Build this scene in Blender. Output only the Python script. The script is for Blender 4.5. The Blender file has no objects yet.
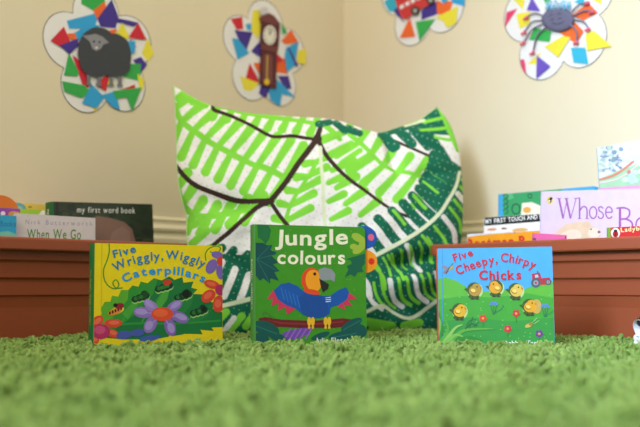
import bpy, bmesh, math, random
import numpy as np
from mathutils import Vector, Matrix, Euler

random.seed(7); RNG = np.random.default_rng(7)
SC = bpy.context.scene
COL = SC.collection
PI = math.pi
F = 889.0                        # focal length in pixels of the 640-wide frame (50 mm on 36 mm)
HCAM = 0.086
PITCH = math.atan((286 - 213.5) / F)
SQ = math.sqrt(0.5)

# ------------------------------------------------------------------ helpers
def lin(c):
    c = c.lstrip('#'); out = []
    for i in (0, 2, 4):
        v = int(c[i:i+2], 16) / 255
        out.append(v / 12.92 if v <= .04045 else ((v + .055) / 1.055) ** 2.4)
    return tuple(out)

MATS = {}
def mat(color, rough=.6, vary=.10, scale=60., spec=.35, bump=0., kind='print'):
    key = (color, rough, vary, scale, spec, bump)
    if key in MATS: return MATS[key]
    m = bpy.data.materials.new(f'{kind}_{color.lstrip("#")}')
    m.use_nodes = True
    nt = m.node_tree; b = nt.nodes['Principled BSDF']
    b.inputs['Roughness'].default_value = rough
    b.inputs['Specular IOR Level'].default_value = spec
    c = lin(color)
    tc = nt.nodes.new('ShaderNodeTexCoord')
    nz = nt.nodes.new('ShaderNodeTexNoise')
    nz.inputs['Scale'].default_value = scale; nz.inputs['Detail'].default_value = 4
    nt.links.new(tc.outputs['Object'], nz.inputs['Vector'])
    mx = nt.nodes.new('ShaderNodeMix'); mx.data_type = 'RGBA'
    mx.inputs[6].default_value = (*[max(0, v * (1 - vary)) for v in c], 1)
    mx.inputs[7].default_value = (*[min(1, v * (1 + vary)) for v in c], 1)
    nt.links.new(nz.outputs['Fac'], mx.inputs[0])
    nt.links.new(mx.outputs[2], b.inputs['Base Color'])
    if bump:
        bp = nt.nodes.new('ShaderNodeBump'); bp.inputs['Strength'].default_value = bump
        bp.inputs['Distance'].default_value = .002
        nt.links.new(nz.outputs['Fac'], bp.inputs['Height']); nt.links.new(bp.outputs['Normal'], b.inputs['Normal'])
    MATS[key] = m
    return m

class MB:
    """collects shapes, then links them as one mesh object"""
    def __init__(s): s.v = []; s.f = []; s.m = []; s.mats = []; s.smooth = []
    def mi(s, m):
        if m not in s.mats: s.mats.append(m)
        return s.mats.index(m)
    def add(s, verts, faces, m, smooth=False):
        o = len(s.v); s.v += [tuple(x) for x in verts]
        k = s.mi(m)
        for f in faces:
            s.f.append(tuple(i + o for i in f)); s.m.append(k); s.smooth.append(smooth)
    def prism(s, pts, off, m, m_side=None):
        """pts: closed 3D loop, off: extrusion vector"""
        n = len(pts); off = Vector(off)
        A = [Vector(p) for p in pts]; B = [p + off for p in A]
        s.add(A, [tuple(range(n))], m); s.add(B, [tuple(reversed(range(n)))], m_side or m)
        s.add(A + B, [(i, n + i, n + (i + 1) % n, (i + 1) % n) for i in range(n)], m_side or m)
    def box(s, c, d, m):
        x, y, z = c; a, b, e = d[0]/2, d[1]/2, d[2]/2
        s.prism([(x-a, y-b, z-e), (x+a, y-b, z-e), (x+a, y-b, z+e), (x-a, y-b, z+e)], (0, 2*b, 0), m)
    def loft(s, loops, m, cap0=False, cap1=False, smooth=True):
        n = len(loops[0]); V = [p for L in loops for p in L]; Fc = []
        for k in range(len(loops) - 1):
            for i in range(n):
                j = (i + 1) % n
                Fc.append((k*n+i, k*n+j, (k+1)*n+j, (k+1)*n+i))
        if cap0: Fc.append(tuple(reversed(range(n))))
        if cap1: Fc.append(tuple((len(loops)-1)*n + i for i in range(n)))
        s.add(V, Fc, m, smooth)
    def tube(s, pts, radii, m, seg=8):
        pts = [Vector(p) for p in pts]; loops = []
        for i, p in enumerate(pts):
            t = (pts[min(i+1, len(pts)-1)] - pts[max(i-1, 0)]).normalized()
            a = t.orthogonal().normalized() if i == 0 else (a - t * a.dot(t)).normalized()
            b = t.cross(a); r = radii[i] if hasattr(radii, '__len__') else radii
            loops.append([p + (a * math.cos(2*PI*k/seg) + b * math.sin(2*PI*k/seg)) * r for k in range(seg)])
        s.loft(loops, m, True, True)
    def ellipsoid(s, c, r, m, seg=16, rings=10, rot=None):
        c = Vector(c); loops = []
        for i in range(1, rings):
            a = PI * i / rings; L = []
            for k in range(seg):
                p = Vector((r[0]*math.sin(a)*math.cos(2*PI*k/seg), r[1]*math.sin(a)*math.sin(2*PI*k/seg), -r[2]*math.cos(a)))
                if rot: p = rot @ p
                L.append(c + p)
            loops.append(L)
        s.loft(loops, m, True, True)
    def build(s, name, parent=None, loc=None):
        me = bpy.data.meshes.new(name)
        off = Vector(loc) if loc is not None else Vector((0, 0, 0))
        me.from_pydata([tuple(Vector(v) - off) for v in s.v], [], s.f)
        for m in s.mats: me.materials.append(m)
        me.polygons.foreach_set('material_index', s.m)
        me.polygons.foreach_set('use_smooth', s.smooth)
        bm = bmesh.new(); bm.from_mesh(me); bmesh.ops.recalc_face_normals(bm, faces=bm.faces); bm.to_mesh(me); bm.free()
        me.update()
        o = bpy.data.objects.new(name, me); COL.objects.link(o)
        if parent is not None: o.parent = parent
        elif loc is not None: o.location = off
        return o

def tag(o, label=None, cat=None, group=None, kind=None):
    if label: o['label'] = label
    if cat: o['category'] = cat
    if group: o['group'] = group
    if kind: o['kind'] = kind
    return o

def empty(name, loc, rot=(0, 0, 0)):
    o = bpy.data.objects.new(name, None); COL.objects.link(o)
    o.location = loc; o.rotation_euler = rot; o.empty_display_size = .05
    return o

# camera rays: where the sight line through a photo pixel meets a plane of the room
CP, SP = math.cos(PITCH), math.sin(PITCH)
CAMP = Vector((0, 0, HCAM))
def ray(px, py):
    u, v = (px - 320) / F, (213.5 - py) / F
    return Vector((u, CP - v * SP, SP + v * CP))
def at(px, py, y):
    r = ray(px, py); return CAMP + r * (y / r.y)
def project(p):
    q = Vector(p) - CAMP; f = q.y*CP + q.z*SP; v = -q.y*SP + q.z*CP
    return (320 + F*q.x/f, 213.5 - F*v/f)
def on_plane(px, py, n, d):
    r = ray(px, py); n = Vector(n); return CAMP + r * ((d - n.dot(CAMP)) / n.dot(r))

# ------------------------------------------------------------------ glyphs
GL = {}
def glyph(ch, bold):
    key = (ch, bold)
    if key in GL: return GL[key]
    cu = bpy.data.curves.new('g', 'FONT'); cu.body = ch; cu.size = 1; cu.offset = bold; cu.resolution_u = 4
    ob = bpy.data.objects.new('g', cu); COL.objects.link(ob)
    dg = bpy.context.evaluated_depsgraph_get()
    me = ob.evaluated_get(dg).to_mesh()
    V = [(v.co.x, v.co.y) for v in me.vertices]; Fc = [tuple(p.vertices) for p in me.polygons]
    ob.evaluated_get(dg).to_mesh_clear()
    bpy.data.objects.remove(ob); bpy.data.curves.remove(cu)
    if V:
        x0 = min(v[0] for v in V); w = max(v[0] for v in V) - x0
        V = [(x - x0, y) for x, y in V]
    else: w = .25
    GL[key] = (V, Fc, w)
    return GL[key]

def clip(poly, x0, x1, z0, z1):
    for ax, lim, sgn in ((0, x0, 1), (0, x1, -1), (1, z0, 1), (1, z1, -1)):
        out = []
        for i in range(len(poly)):
            a, b = poly[i-1], poly[i]
            ia, ib = (a[ax]-lim)*sgn >= 0, (b[ax]-lim)*sgn >= 0
            if ia != ib:
                t = (lim - a[ax]) / (b[ax] - a[ax])
                out.append((a[0]+(b[0]-a[0])*t, a[1]+(b[1]-a[1])*t))
            if ib: out.append(b)
        poly = out
        if len(poly) < 3: return []
    return poly

class Art:
    """print drawn on a flat cover: source units (x right, y down) -> cover metres"""
    STEP = .000005
    def __init__(s, mb, TL, TR, BL, w, h, y=0., place=None, BR=None):
        s.mb = mb; s.TL = TL; s.w = w; s.h = h; s.y = y; s.n = 1
        a, b = TR[0]-TL[0], TR[1]-TL[1]; c, d = BL[0]-TL[0], BL[1]-TL[1]
        det = a*d - b*c; s.inv = (d/det, -c/det, -b/det, a/det)
        s.H = None
        if BR is not None:
            A = []; B = []
            for (x, z), (X, Y) in zip(((0, h), (w, h), (0, 0), (w, 0)), (TL, TR, BL, BR)):
                A += [[X, Y, 1, 0, 0, 0, -X*x, -Y*x], [0, 0, 0, X, Y, 1, -X*z, -Y*z]]; B += [x, z]
            s.H = np.append(np.linalg.solve(np.array(A, float), np.array(B, float)), 1).reshape(3, 3)
        s.place = place or (lambda x, z, k: (x - s.w/2, s.y - k, z))
    def uv(s, p):
        if s.H is not None:
            q = s.H @ np.array([p[0], p[1], 1.0]); return (float(q[0]/q[2]), float(q[1]/q[2]))
        x, y = p[0]-s.TL[0], p[1]-s.TL[1]
        return ((s.inv[0]*x + s.inv[1]*y) * s.w, s.h * (1 - (s.inv[2]*x + s.inv[3]*y)))
    def poly(s, pts, c, rough=.45):
        q = clip([s.uv(p) for p in pts], .0003, s.w-.0003, .0003, s.h-.0003)
        if len(q) < 3: return
        k = s.n * s.STEP; s.n += 1
        s.mb.add([s.place(x, z, k) for x, z in q], [tuple(range(len(q)))], mat(c, rough))
    def ell(s, cx, cy, rx, ry, c, rot=0, n=20):
        r = math.radians(rot); C, S = math.cos(r), math.sin(r)
        s.poly([(cx + rx*math.cos(t)*C - ry*math.sin(t)*S, cy + rx*math.cos(t)*S + ry*math.sin(t)*C)
                for t in (2*PI*i/n for i in range(n))], c)
    def stroke(s, pts, w, c, taper=False):
        P = [Vector((p[0], p[1])) for p in pts]
        if len(P) > 2: P = catmull(P, 5)
        L, R = [], []; n = len(P)
        for i, p in enumerate(P):
            t = (P[min(i+1, n-1)] - P[max(i-1, 0)])
            t = t.normalized() if t.length > 1e-6 else Vector((1, 0)); q = Vector((-t.y, t.x))
            hw = w/2 * ((1 - i/(n-1))*.85 + .15 if taper else 1)
            L.append(p + q*hw); R.append(p - q*hw)
        k = s.n * s.STEP; s.n += 1
        V = []; Fc = []
        for i in range(n): V += [L[i], R[i]]
        for i in range(n-1):
            q = clip([s.uv(x) for x in (L[i], R[i], R[i+1], L[i+1])], .0003, s.w-.0003, .0003, s.h-.0003)
            if len(q) >= 3: s.mb.add([s.place(x, z, k) for x, z in q], [tuple(range(len(q)))], mat(c, .45))
    def text(s, string, base, size, c, bold=.02, gap=.09, fit=True, jitter=0, squash=1.0):
        P = catmull([Vector(p) for p in base], 12) if len(base) > 2 else [Vector(p) for p in base]
        cum = [0]
        for i in range(1, len(P)): cum.append(cum[-1] + (P[i]-P[i-1]).length)
        tot = cum[-1]
        G = [glyph(ch, bold) for ch in string]
        width = sum(g[2] + gap for g in G) - gap
        sx = tot / width if fit else size
        pos = 0; k = s.n * s.STEP; s.n += 1
        rj = random.Random(len(string) * 31 + int(size))
        for ch, (V, Fc, gw) in zip(string, G):
            m = (pos + gw/2) * sx; pos += gw + gap
            if not V: continue
            i = 1
            while i < len(P)-1 and cum[i] < m: i += 1
            f = (m - cum[i-1]) / max(1e-6, cum[i]-cum[i-1]); o = P[i-1].lerp(P[i], f)
            t = (P[i]-P[i-1]).normalized(); a = math.atan2(t.y, t.x) + rj.uniform(-jitter, jitter)
            C, S = math.cos(a), math.sin(a); out = []
            for x, y in V:
                X, Y = (x - gw/2) * sx, -y * size
                q = s.uv((o.x + X*C - Y*S, o.y + X*S + Y*C))
                out.append(s.place(min(max(q[0], .0003), s.w-.0003), min(max(q[1], .0003), s.h-.0003), k))
            s.mb.add(out, Fc, mat(c, .45))
    def flower(s, cx, cy, r, n, pc, cc, pr=.45, rot=0, core=.35, sq=1.):
        for i in range(n):
            a = rot + 360*i/n; t = math.radians(a)
            s.ell(cx + r*.62*math.cos(t), cy + r*.62*math.sin(t)*sq, r*.48, r*pr*.75, pc, math.degrees(math.atan2(math.sin(t)*sq, math.cos(t))))
        s.ell(cx, cy, r*core, r*core*sq, cc)

def catmull(P, n):
    out = []
    Q = [P[0]*2 - P[1]] + list(P) + [P[-1]*2 - P[-2]]
    for i in range(1, len(Q)-2):
        for k in range(n):
            t = k/n; a, b, c, d = Q[i-1], Q[i], Q[i+1], Q[i+2]
            out.append(.5*((2*b) + (c-a)*t + (2*a-5*b+4*c-d)*t*t + (3*b-a-3*c+d)*t**3))
    out.append(P[-1]); return out

# ------------------------------------------------------------------ room shell
WL, WR = 2.38, 2.512              # left wall: y - x = WL, right wall: y + x = WR
CX, CY = (WR - WL)/2, (WR + WL)/2
FLOOR_Z = -.030
wall_m = mat('#e4d5b5', .85, .03, 5., .2, .05, 'paint')
skirt_m = mat('#e6d9b8', .55, .03, 5., .3, 0, 'gloss_paint')
def wall_dir(side): return Vector((-SQ, -SQ, 0)) if side == 'left' else Vector((SQ, -SQ, 0))
def wall_out(side): return Vector((-SQ, SQ, 0)) if side == 'left' else Vector((SQ, SQ, 0))
for side in ('left', 'right'):
    d, n = wall_dir(side), wall_out(side)
    c = Vector((CX, CY, FLOOR_Z)); a = c - d*0.12; b = c + d*2.6
    mb = MB(); mb.prism([a, b, b + Vector((0, 0, 2.5)), a + Vector((0, 0, 2.5))], n*.10, wall_m)
    tag(mb.build('wall_' + side), kind='structure')
    # tall moulded skirting board
    prof = [(0, 0), (.018, 0), (.018, .222), (.013, .230), (.013, .236), (.016, .240), (.017, .246), (.012, .251), (.008, .256),
            (.008, .262), (.010, .266), (.006, .271), (0, .273)]
    mb = MB(); loops = []
    for q in (c - d*0.0, c + d*2.6):
        loops.append([q - n*x + Vector((0, 0, z)) + (d*x if q == c else Vector()) for x, z in prof])
    mb.loft(loops, skirt_m, True, True, smooth=False)
    tag(mb.build('baseboard_' + side), kind='structure')
mb = MB()
mb.prism([(-2.6, -1.2, FLOOR_Z), (2.6, -1.2, FLOOR_Z), (2.6, .4, FLOOR_Z), (CX, CY+.2, FLOOR_Z), (-2.6, .4, FLOOR_Z)], (0, 0, -.05), mat('#8a7a62', .7, .1, 8, .3, 0, 'floor'))
tag(mb.build('floor'), kind='structure')

# ------------------------------------------------------------------ planter troughs
terra = mat('#9a4c2d', .38, .05, 30., .45, 0, 'terracotta_plastic')
TF = 2.04 * SQ - .012                     # front rim plane of both troughs (distance along the wall normal)
TW, TL_ = .226, .65
def rrect(hx, hy, z, r, k=5):
    out = []
    for cx, cy, a0 in ((hx-r, hy-r, 0), (-hx+r, hy-r, 90), (-hx+r, -hy+r, 180), (hx-r, -hy+r, 270)):
        for i in range(k+1):
            a = math.radians(a0 + 90*i/k); out.append((cx + r*math.cos(a), cy + r*math.sin(a), z))
    return out
ZB = -.012
def trough(px_end, side, label):
    n, d = wall_out(side), wall_dir(side)
    e = on_plane(px_end, 245, n, TF); e.z = 0
    c = e + d*(TL_/2) + n*(TW/2)
    yaw = math.atan2(d.y, d.x) if side == 'right' else math.atan2(-d.y, -d.x)
    root = empty('planter_trough', (c.x, c.y, ZB), (0, 0, yaw))
    tag(root, label, 'planter', 'terracotta troughs used as book boxes')
    def loop(z, ins, r=.012): return rrect(TL_/2-ins*.72, TW/2-ins, z-ZB, r)
    mb = MB()
    L = [(ZB, .0400), (ZB+.004, .0385), (.064, .0355), (.067, .0345), (.0705, .0295), (.095, .0285), (.0975, .0275), (.1010, .0230), (.1255, .0220), (.128, .0210),
         (.1315, .0165), (.149, .0160), (.149, .0190), (.020, .0410)]
    mb.loft([loop(z, i) for z, i in L], terra, True, True, smooth=False)
    mb.build('body', root)
    mb = MB()
    R = [(.1475, .0155), (.1475, .0015), (.150, 0), (.166, 0), (.1685, .001), (.1695, .003), (.1695, .017), (.168, .0185), (.149, .0190), (.1475, .0155)]
    mb.loft([loop(z, i, .018) for z, i in R], terra, smooth=False)
    mb.build('rim', root)
    return c, yaw
tr_l = trough(200, 'left', 'terracotta plastic trough of books left of the leaf print cushion')
tr_r = trough(427, 'right', 'terracotta plastic trough of books right of the leaf print cushion')

# ------------------------------------------------------------------ books
paper = mat('#efe9dc', .8, .04, 200., .2, 0, 'paper')
def rounded(w, h, r_right, r_left=.0008, k=6):
    out = []
    for cx, cz, a0, r in ((w/2-r_right, h-r_right, 0, r_right), (-w/2+r_left, h-r_left, 90, r_left), (-w/2+r_left, r_left, 180, r_left), (w/2-r_right, r_right, 270, r_right)):
        for i in range(k+1):
            a = math.radians(a0 + 90*i/k); out.append((cx + r*math.cos(a), 0, cz + r*math.sin(a)))
    return out
def book(name, label, pl, pr, z0, h, t, cover, spine, art=None, corners=None, lean=0, roll=0, group=None, board=False, rr=.0015, back=None, spine_art=None, cov_t=.0022, extra=None):
    """pl, pr: floor-plan points of the front cover's left and right edge"""
    d = Vector((pr[0]-pl[0], pr[1]-pl[1])); w = d.length; yaw = math.atan2(d.y, d.x)
    c = ((pl[0]+pr[0])/2, (pl[1]+pr[1])/2, z0)
    root = empty(name, c, (-lean, roll, yaw)); tag(root, label, 'book', group)
    mb = MB(); mb.prism([(x, 0, z) for x, _, z in rounded(w, h, rr)], (0, cov_t, 0), mat(cover, .4))
    if art:
        M = Matrix.Translation(Vector(c)) @ Euler((-lean, roll, yaw)).to_matrix().to_4x4()
        ox, oy, sc = corners or (0, 0, 1)                          # origin and scale of the crop the print was measured in
        q = [project(M @ Vector(v)) for v in ((-w/2, 0, h), (w/2, 0, h), (-w/2, 0, 0), (w/2, 0, 0))]
        q = [((x - ox)*sc, (y - oy)*sc) for x, y in q]
        A = Art(mb, q[0], q[1], q[2], w, h, BR=q[3]); art(A)
    mb.build('front_cover', root)
    mb = MB(); mb.prism([(x, t-cov_t, z) for x, _, z in rounded(w, h, rr)], (0, cov_t, 0), mat(back or cover, .4)); mb.build('back_cover', root)
    mb = MB(); i = .0006 if board else .004
    mb.prism([(x, cov_t, z + i) for x, _, z in rounded(w - 2*i, h - 2*i, max(rr - i, .0005))], (0, t - 2*cov_t, 0), paper); mb.build('page_block', root)
    mb = MB(); s = []
    for j in range(9):
        a = PI/2 + PI*j/8; s.append((-w/2 + .0032*math.cos(a) - .0002, t/2 - t/2*math.sin(a)))
    mb.loft([[(x, y, z) for x, y in s] for z in (.0, h)], mat(spine, .4), True, True, smooth=False)
    if spine_art:
        S = Art(mb, (0, 0), (100, 0), (0, 100), h, t, place=lambda x, z, k: (-w/2 - .0036 - k, t - z, h - x)); spine_art(S)
    mb.build('spine', root)
    if extra: extra(root, w, h, t)
    return root

def plan(px, y): return ((px - 320)/F * y * 1.0 , y)
def planp(px, py, y): p = at(px, py, y); return (p.x, p.y)
def plant_(px, side, T):
    p = on_plane(px, 215, wall_out(side), T); return (p.x, p.y)

# ---- cover drawings
def art_caterpillars(A):
    bl, bl2 = '#2379a8', '#1b93cf'
    leaf_d, leaf_m, leaf_l = '#187338', '#2f8c30', '#5aa52b'
    A.poly([(76, 48), (80, 48), (76, 410), (72, 410)], '#d3b810')
    A.stroke([(103, 50), (104, 80), (96, 112), (84, 145), (87, 180), (104, 204), (128, 212), (138, 196), (128, 180), (117, 192), (128, 209), (152, 209)], 5, '#4d8f24')
    A.stroke([(448, 112), (446, 88), (460, 68), (486, 60), (500, 70), (484, 86), (462, 80)], 4.5, '#4d8f24')
    A.poly([(70, 385), (66, 330), (78, 300), (74, 282), (88, 258), (108, 258), (114, 236), (136, 240), (146, 216), (172, 216), (186, 200), (208, 204), (216, 186), (240, 192), (262, 174), (290, 182),
            (318, 168), (336, 180), (364, 170), (368, 190), (404, 186), (396, 208), (418, 214), (402, 230), (446, 232), (436, 252), (480, 262), (472, 282), (506, 296), (508, 348), (468, 350), (476, 362), (428, 358), (436, 374), (384, 372), (330, 380), (260, 392), (160, 392)], leaf_d)
    A.poly([(70, 385), (66, 330), (78, 300), (74, 282), (88, 258), (108, 258), (114, 236), (136, 240), (146, 216), (172, 216), (186, 200), (208, 204), (216, 186), (240, 192), (262, 174), (275, 180), (260, 230), (200, 300), (120, 360)], leaf_m)
    A.poly([(70, 370), (66, 330), (78, 300), (74, 282), (88, 258), (108, 258), (114, 236), (136, 240), (146, 216), (172, 216), (170, 250), (130, 300)], leaf_l)
    for a, b in (((150, 330), (230, 200)), ((220, 330), (330, 185)), ((310, 330), (410, 215)), ((370, 335), (470, 270)), ((110, 330), (150, 240))):
        A.stroke([a, ((a[0]+b[0])/2 - 8, (a[1]+b[1])/2), b], 5, '#3f9a3a', True)
    for P_ in ([(150, 300), (190, 255), (226, 232), (200, 280), (170, 320)], [(250, 290), (290, 230), (322, 200), (310, 250), (280, 290)], [(110, 320), (124, 280), (140, 262), (136, 300)]): A.poly(P_, '#479f38')
    for P_ in ([(330, 300), (376, 252), (408, 230), (396, 270), (360, 310)], [(380, 330), (430, 300), (470, 284), (450, 312), (410, 334)]): A.poly(P_, '#237f3c')
    A.stroke([(80, 345), (200, 335), (350, 335), (500, 325)], 7, '#2f8f3a')
    # die-cut holes with creatures
    for cx, cy, r1, hc in ((215, 243, -18, '#235a20'), (298, 207, -12, '#2f7a30'), (366, 238, -14, '#123a1e'), (422, 293, -6, '#12402a')):
        for q, r in ((-20, 12), (-5, 13), (10, 14), (21, 12)):
            A.ell(cx+q+1, cy+4-.32*q, r, r+1, '#93c46a')
        for q, r in ((-20, 12), (-5, 13), (10, 14), (21, 12)): A.ell(cx+q, cy-.32*q, r, r, '#0f3a22')
        A.ell(cx+14, cy-14, 12, 11, '#0f3a22')
        for k in range(4): A.ell(cx - 17 + 10*k, cy + 4 - 3.2*k, 7, 7, hc if k % 2 else '#2e7331')
    A.ell(310, 189, 15, 10, '#c93a22', -15); A.ell(376, 230, 14, 14, '#0b1a12'); A.ell(440, 285, 9, 9, '#0b2318'); A.ell(232, 232, 9, 9, '#184a1d')
    A.ell(130, 290, 28, 12, '#e3c64a', -18); A.ell(124, 293, 26, 11, '#e08a2c', -18)
    for k in range(5): A.ell(106+10*k, 298-4*k, 3.5, 6, '#2a1c14')
    A.ell(140, 273, 16, 11, '#8f1f2a', -10); A.ell(126, 270, 8, 7, '#1c1410')
    # big purple flower
    for cx, cy, rx, ry, ro, c in ((225, 296, 36, 20, 5, '#8a6fb6'), (252, 272, 30, 17, 38, '#9a7dc2'), (335, 274, 31, 17, -32, '#8f74ba'), (352, 312, 36, 19, 22, '#8467b0'),
                              (320, 348, 20, 34, -18, '#7f62ac'), (250, 340, 21, 32, 28, '#8a6fb6')):
        A.ell(cx, cy, rx, ry, c, ro)
        A.ell(292 + (cx-292)*1.12, 302 + (cy-302)*1.12 - 2, rx*.62, ry*.55, '#a590cc', ro)
        A.stroke([(292 + (cx-292)*.5, 302 + (cy-302)*.5), (292 + (cx-292)*1.35, 302 + (cy-302)*1.35)], 3, '#a993cc')
    A.ell(292, 302, 39, 25, '#df4a2a'); A.ell(286, 298, 26, 14, '#ea6236')
    # corner flowers
    for cx, cy, rx, ry, ro in ((60, 328, 26, 17, -40), (118, 334, 32, 15, 0), (114, 370, 26, 14, 20), (48, 395, 20, 14, 0)): A.ell(cx, cy, rx, ry, '#d9452f', ro); A.ell(cx+3, cy-2, rx*.6, ry*.5, '#e56a48', ro)
    A.ell(74, 364, 33, 27, '#b22c5e'); A.ell(70, 358, 20, 15, '#c84a74')
    for cx, cy, rx, ry in ((156, 376, 28, 15), (204, 368, 26, 13), (246, 388, 36, 10)): A.ell(cx, cy, rx, ry, '#4758a6', -8)
    A.poly([(300, 400), (318, 378), (348, 386), (370, 372), (420, 378), (470, 372), (510, 362), (510, 420), (280, 420)], '#e7cc14')
    A.text('Jack Tickle', [(212, 391), (288, 387)], 22, '#1f62a8', .01)
    for cx, cy, rx, ry, ro in ((467, 132, 18, 28, 30), (488, 92, 22, 13, 15), (498, 152, 14, 26, -8)): A.ell(cx, cy, rx, ry, '#7d63ad', ro)
    A.ell(502, 114, 16, 17, '#d8402c')
    for cx, cy, rx, ry, ro in ((456, 238, 28, 20, -40), (468, 196, 28, 15, 15), (492, 266, 20, 30, 5)): A.ell(cx, cy, rx, ry, '#d9422e', ro); A.ell(cx-2, cy-2, rx*.6, ry*.5, '#e66444', ro)
    A.ell(500, 216, 20, 20, '#b32a5c')
    A.text('Five', [(120, 102), (160, 92), (200, 80)], 38, bl, .028, .12)
    A.text('Wriggly,', [(124, 152), (160, 134), (220, 116), (296, 108)], 44, bl, .018, .10, jitter=.05)
    A.text('Wiggly', [(304, 106), (350, 108), (400, 122), (438, 138)], 44, bl, .018, .10, jitter=.05)
    A.text('Caterpillars', [(156, 190), (210, 168), (280, 160), (350, 162), (400, 174), (440, 190)], 40, bl2, .03, .13, jitter=.04)

def art_parrot(A):
    cr, teal, dk = '#efe8c4', '#14584a', '#1d6b3a'
    rnd = random.Random(3)
    for _ in range(40): A.ell(rnd.uniform(70, 395), rnd.uniform(50, 390), 1.6, 1.6, '#7fb63a', n=6)
    A.poly([(68, 44), (100, 44), (110, 62), (104, 88), (92, 106), (84, 92), (70, 84)], dk)
    A.poly([(60, 100), (84, 100), (98, 108), (114, 106), (108, 122), (128, 130), (112, 140), (132, 160), (116, 166), (136, 186), (120, 190), (134, 216), (108, 208), (106, 224), (86, 208), (76, 216), (60, 196)], '#124c4a')
    for a, b in (((66, 150), (125, 135)), ((66, 150), (128, 185)), ((66, 150), (104, 218)), ((66, 150), (108, 108))): A.stroke([a, b], 2.5, '#1f6a5a')
    A.poly([(334, 206), (346, 182), (340, 172), (356, 164), (352, 150), (370, 154), (378, 138), (392, 148), (398, 160), (386, 176), (392, 188), (374, 190), (366, 204), (352, 196)], '#176044')
    A.poly([(338, 150), (372, 140), (398, 132), (398, 150), (370, 158)], '#176044')
    for cx, cy, rx, ry, ro in ((374, 84, 20, 12, 30), (376, 120, 20, 12, -35), (388, 102, 10, 22, 0), (362, 112, 12, 9, 0)): A.ell(cx, cy, rx, ry, '#9db43a', ro)
    # branch, leaves
    A.poly([(72, 330), (92, 326), (140, 334), (240, 338), (330, 330), (374, 336), (376, 352), (300, 360), (200, 360), (120, 356), (72, 352)], '#6a1f22')
    A.poly([(92, 334), (140, 342), (240, 346), (330, 338), (330, 343), (240, 351), (140, 348)], '#8a2f2c')
    A.poly([(150, 372), (200, 360), (240, 360), (220, 380), (180, 395), (130, 395)], '#6f4aa0')
    for i in range(5): A.stroke([(150+16*i, 394), (170+16*i, 362)], 4, '#9a62b8')
    for cx, cy, rx, ry, ro in ((95, 362, 42, 22, 20), (70, 395, 34, 20, 0), (130, 388, 30, 12, 20), (355, 350, 36, 14, -30), (378, 370, 24, 22, 0), (330, 382, 46, 13, -10), (260, 384, 30, 9, -20)): A.ell(cx, cy, rx, ry, '#14544c', ro)
    for a, b in (((60, 352), (128, 378)), ((330, 366), (384, 336)), ((300, 388), (370, 376))): A.stroke([a, b], 2.5, '#2a7a62')
    A.stroke([(84, 322), (92, 312), (104, 322), (120, 330)], 6, '#3a7f2a')
    # wings and body
    red = '#cf3656'
    for tri in (((116, 244), (97, 272), (128, 268)), ((118, 262), (110, 292), (142, 282)), ((134, 276), (130, 308), (160, 292)), ((152, 286), (158, 320), (184, 302)),
                ((340, 246), (372, 270), (340, 276)), ((336, 266), (360, 294), (328, 288)), ((326, 280), (338, 304), (312, 296))): A.poly(tri, red)
    A.poly([(118, 246), (140, 226), (164, 221), (190, 232), (212, 250), (250, 262), (272, 262), (290, 262), (316, 244), (338, 236), (348, 252), (342, 272), (320, 288), (292, 296), (288, 316), (272, 328), (238, 330), (206, 318), (184, 300), (158, 292), (132, 274)], '#1c55a2')
    A.poly([(206, 318), (190, 270), (214, 252), (268, 262), (284, 290), (282, 318), (258, 330), (232, 330)], '#1b4c93')
    for k in range(5): A.stroke([(140+12*k, 236+6*k), (150+12*k, 274+6*k)], 2.5, '#2f74bf')
    for k in range(3): A.stroke([(276, 268+6*k), (292, 266+6*k)], 2, '#dfe7f2')
    A.ell(233, 214, 31, 38, '#df4b1e'); A.ell(240, 216, 25, 34, '#f29a1e', -8); A.ell(235, 250, 26, 8, '#df4b1e', 10)
    A.poly([(254, 182), (272, 175), (294, 180), (306, 196), (304, 220), (292, 213), (270, 216), (258, 208)], '#8b918e')
    A.poly([(256, 208), (270, 217), (286, 226), (284, 240), (268, 252), (262, 236)], '#26241f')
    A.ell(243, 195, 4.5, 5, '#1a1510')
    for cx in (226, 237, 276, 287): A.ell(cx, 340, 6, 14, '#e9b22c'); A.ell(cx, 358, 4, 5, '#e9b22c')
    A.text('Jungle', [(122, 106), (230, 107), (345, 103)], 66, cr, .024, .10, jitter=.06)
    A.text('colours', [(128, 163), (230, 165), (336, 164)], 58, cr, .024, .10, jitter=.06)
    A.text('Julie Fletcher', [(246, 405), (372, 404)], 22, '#e8e4cf', .01)

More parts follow.
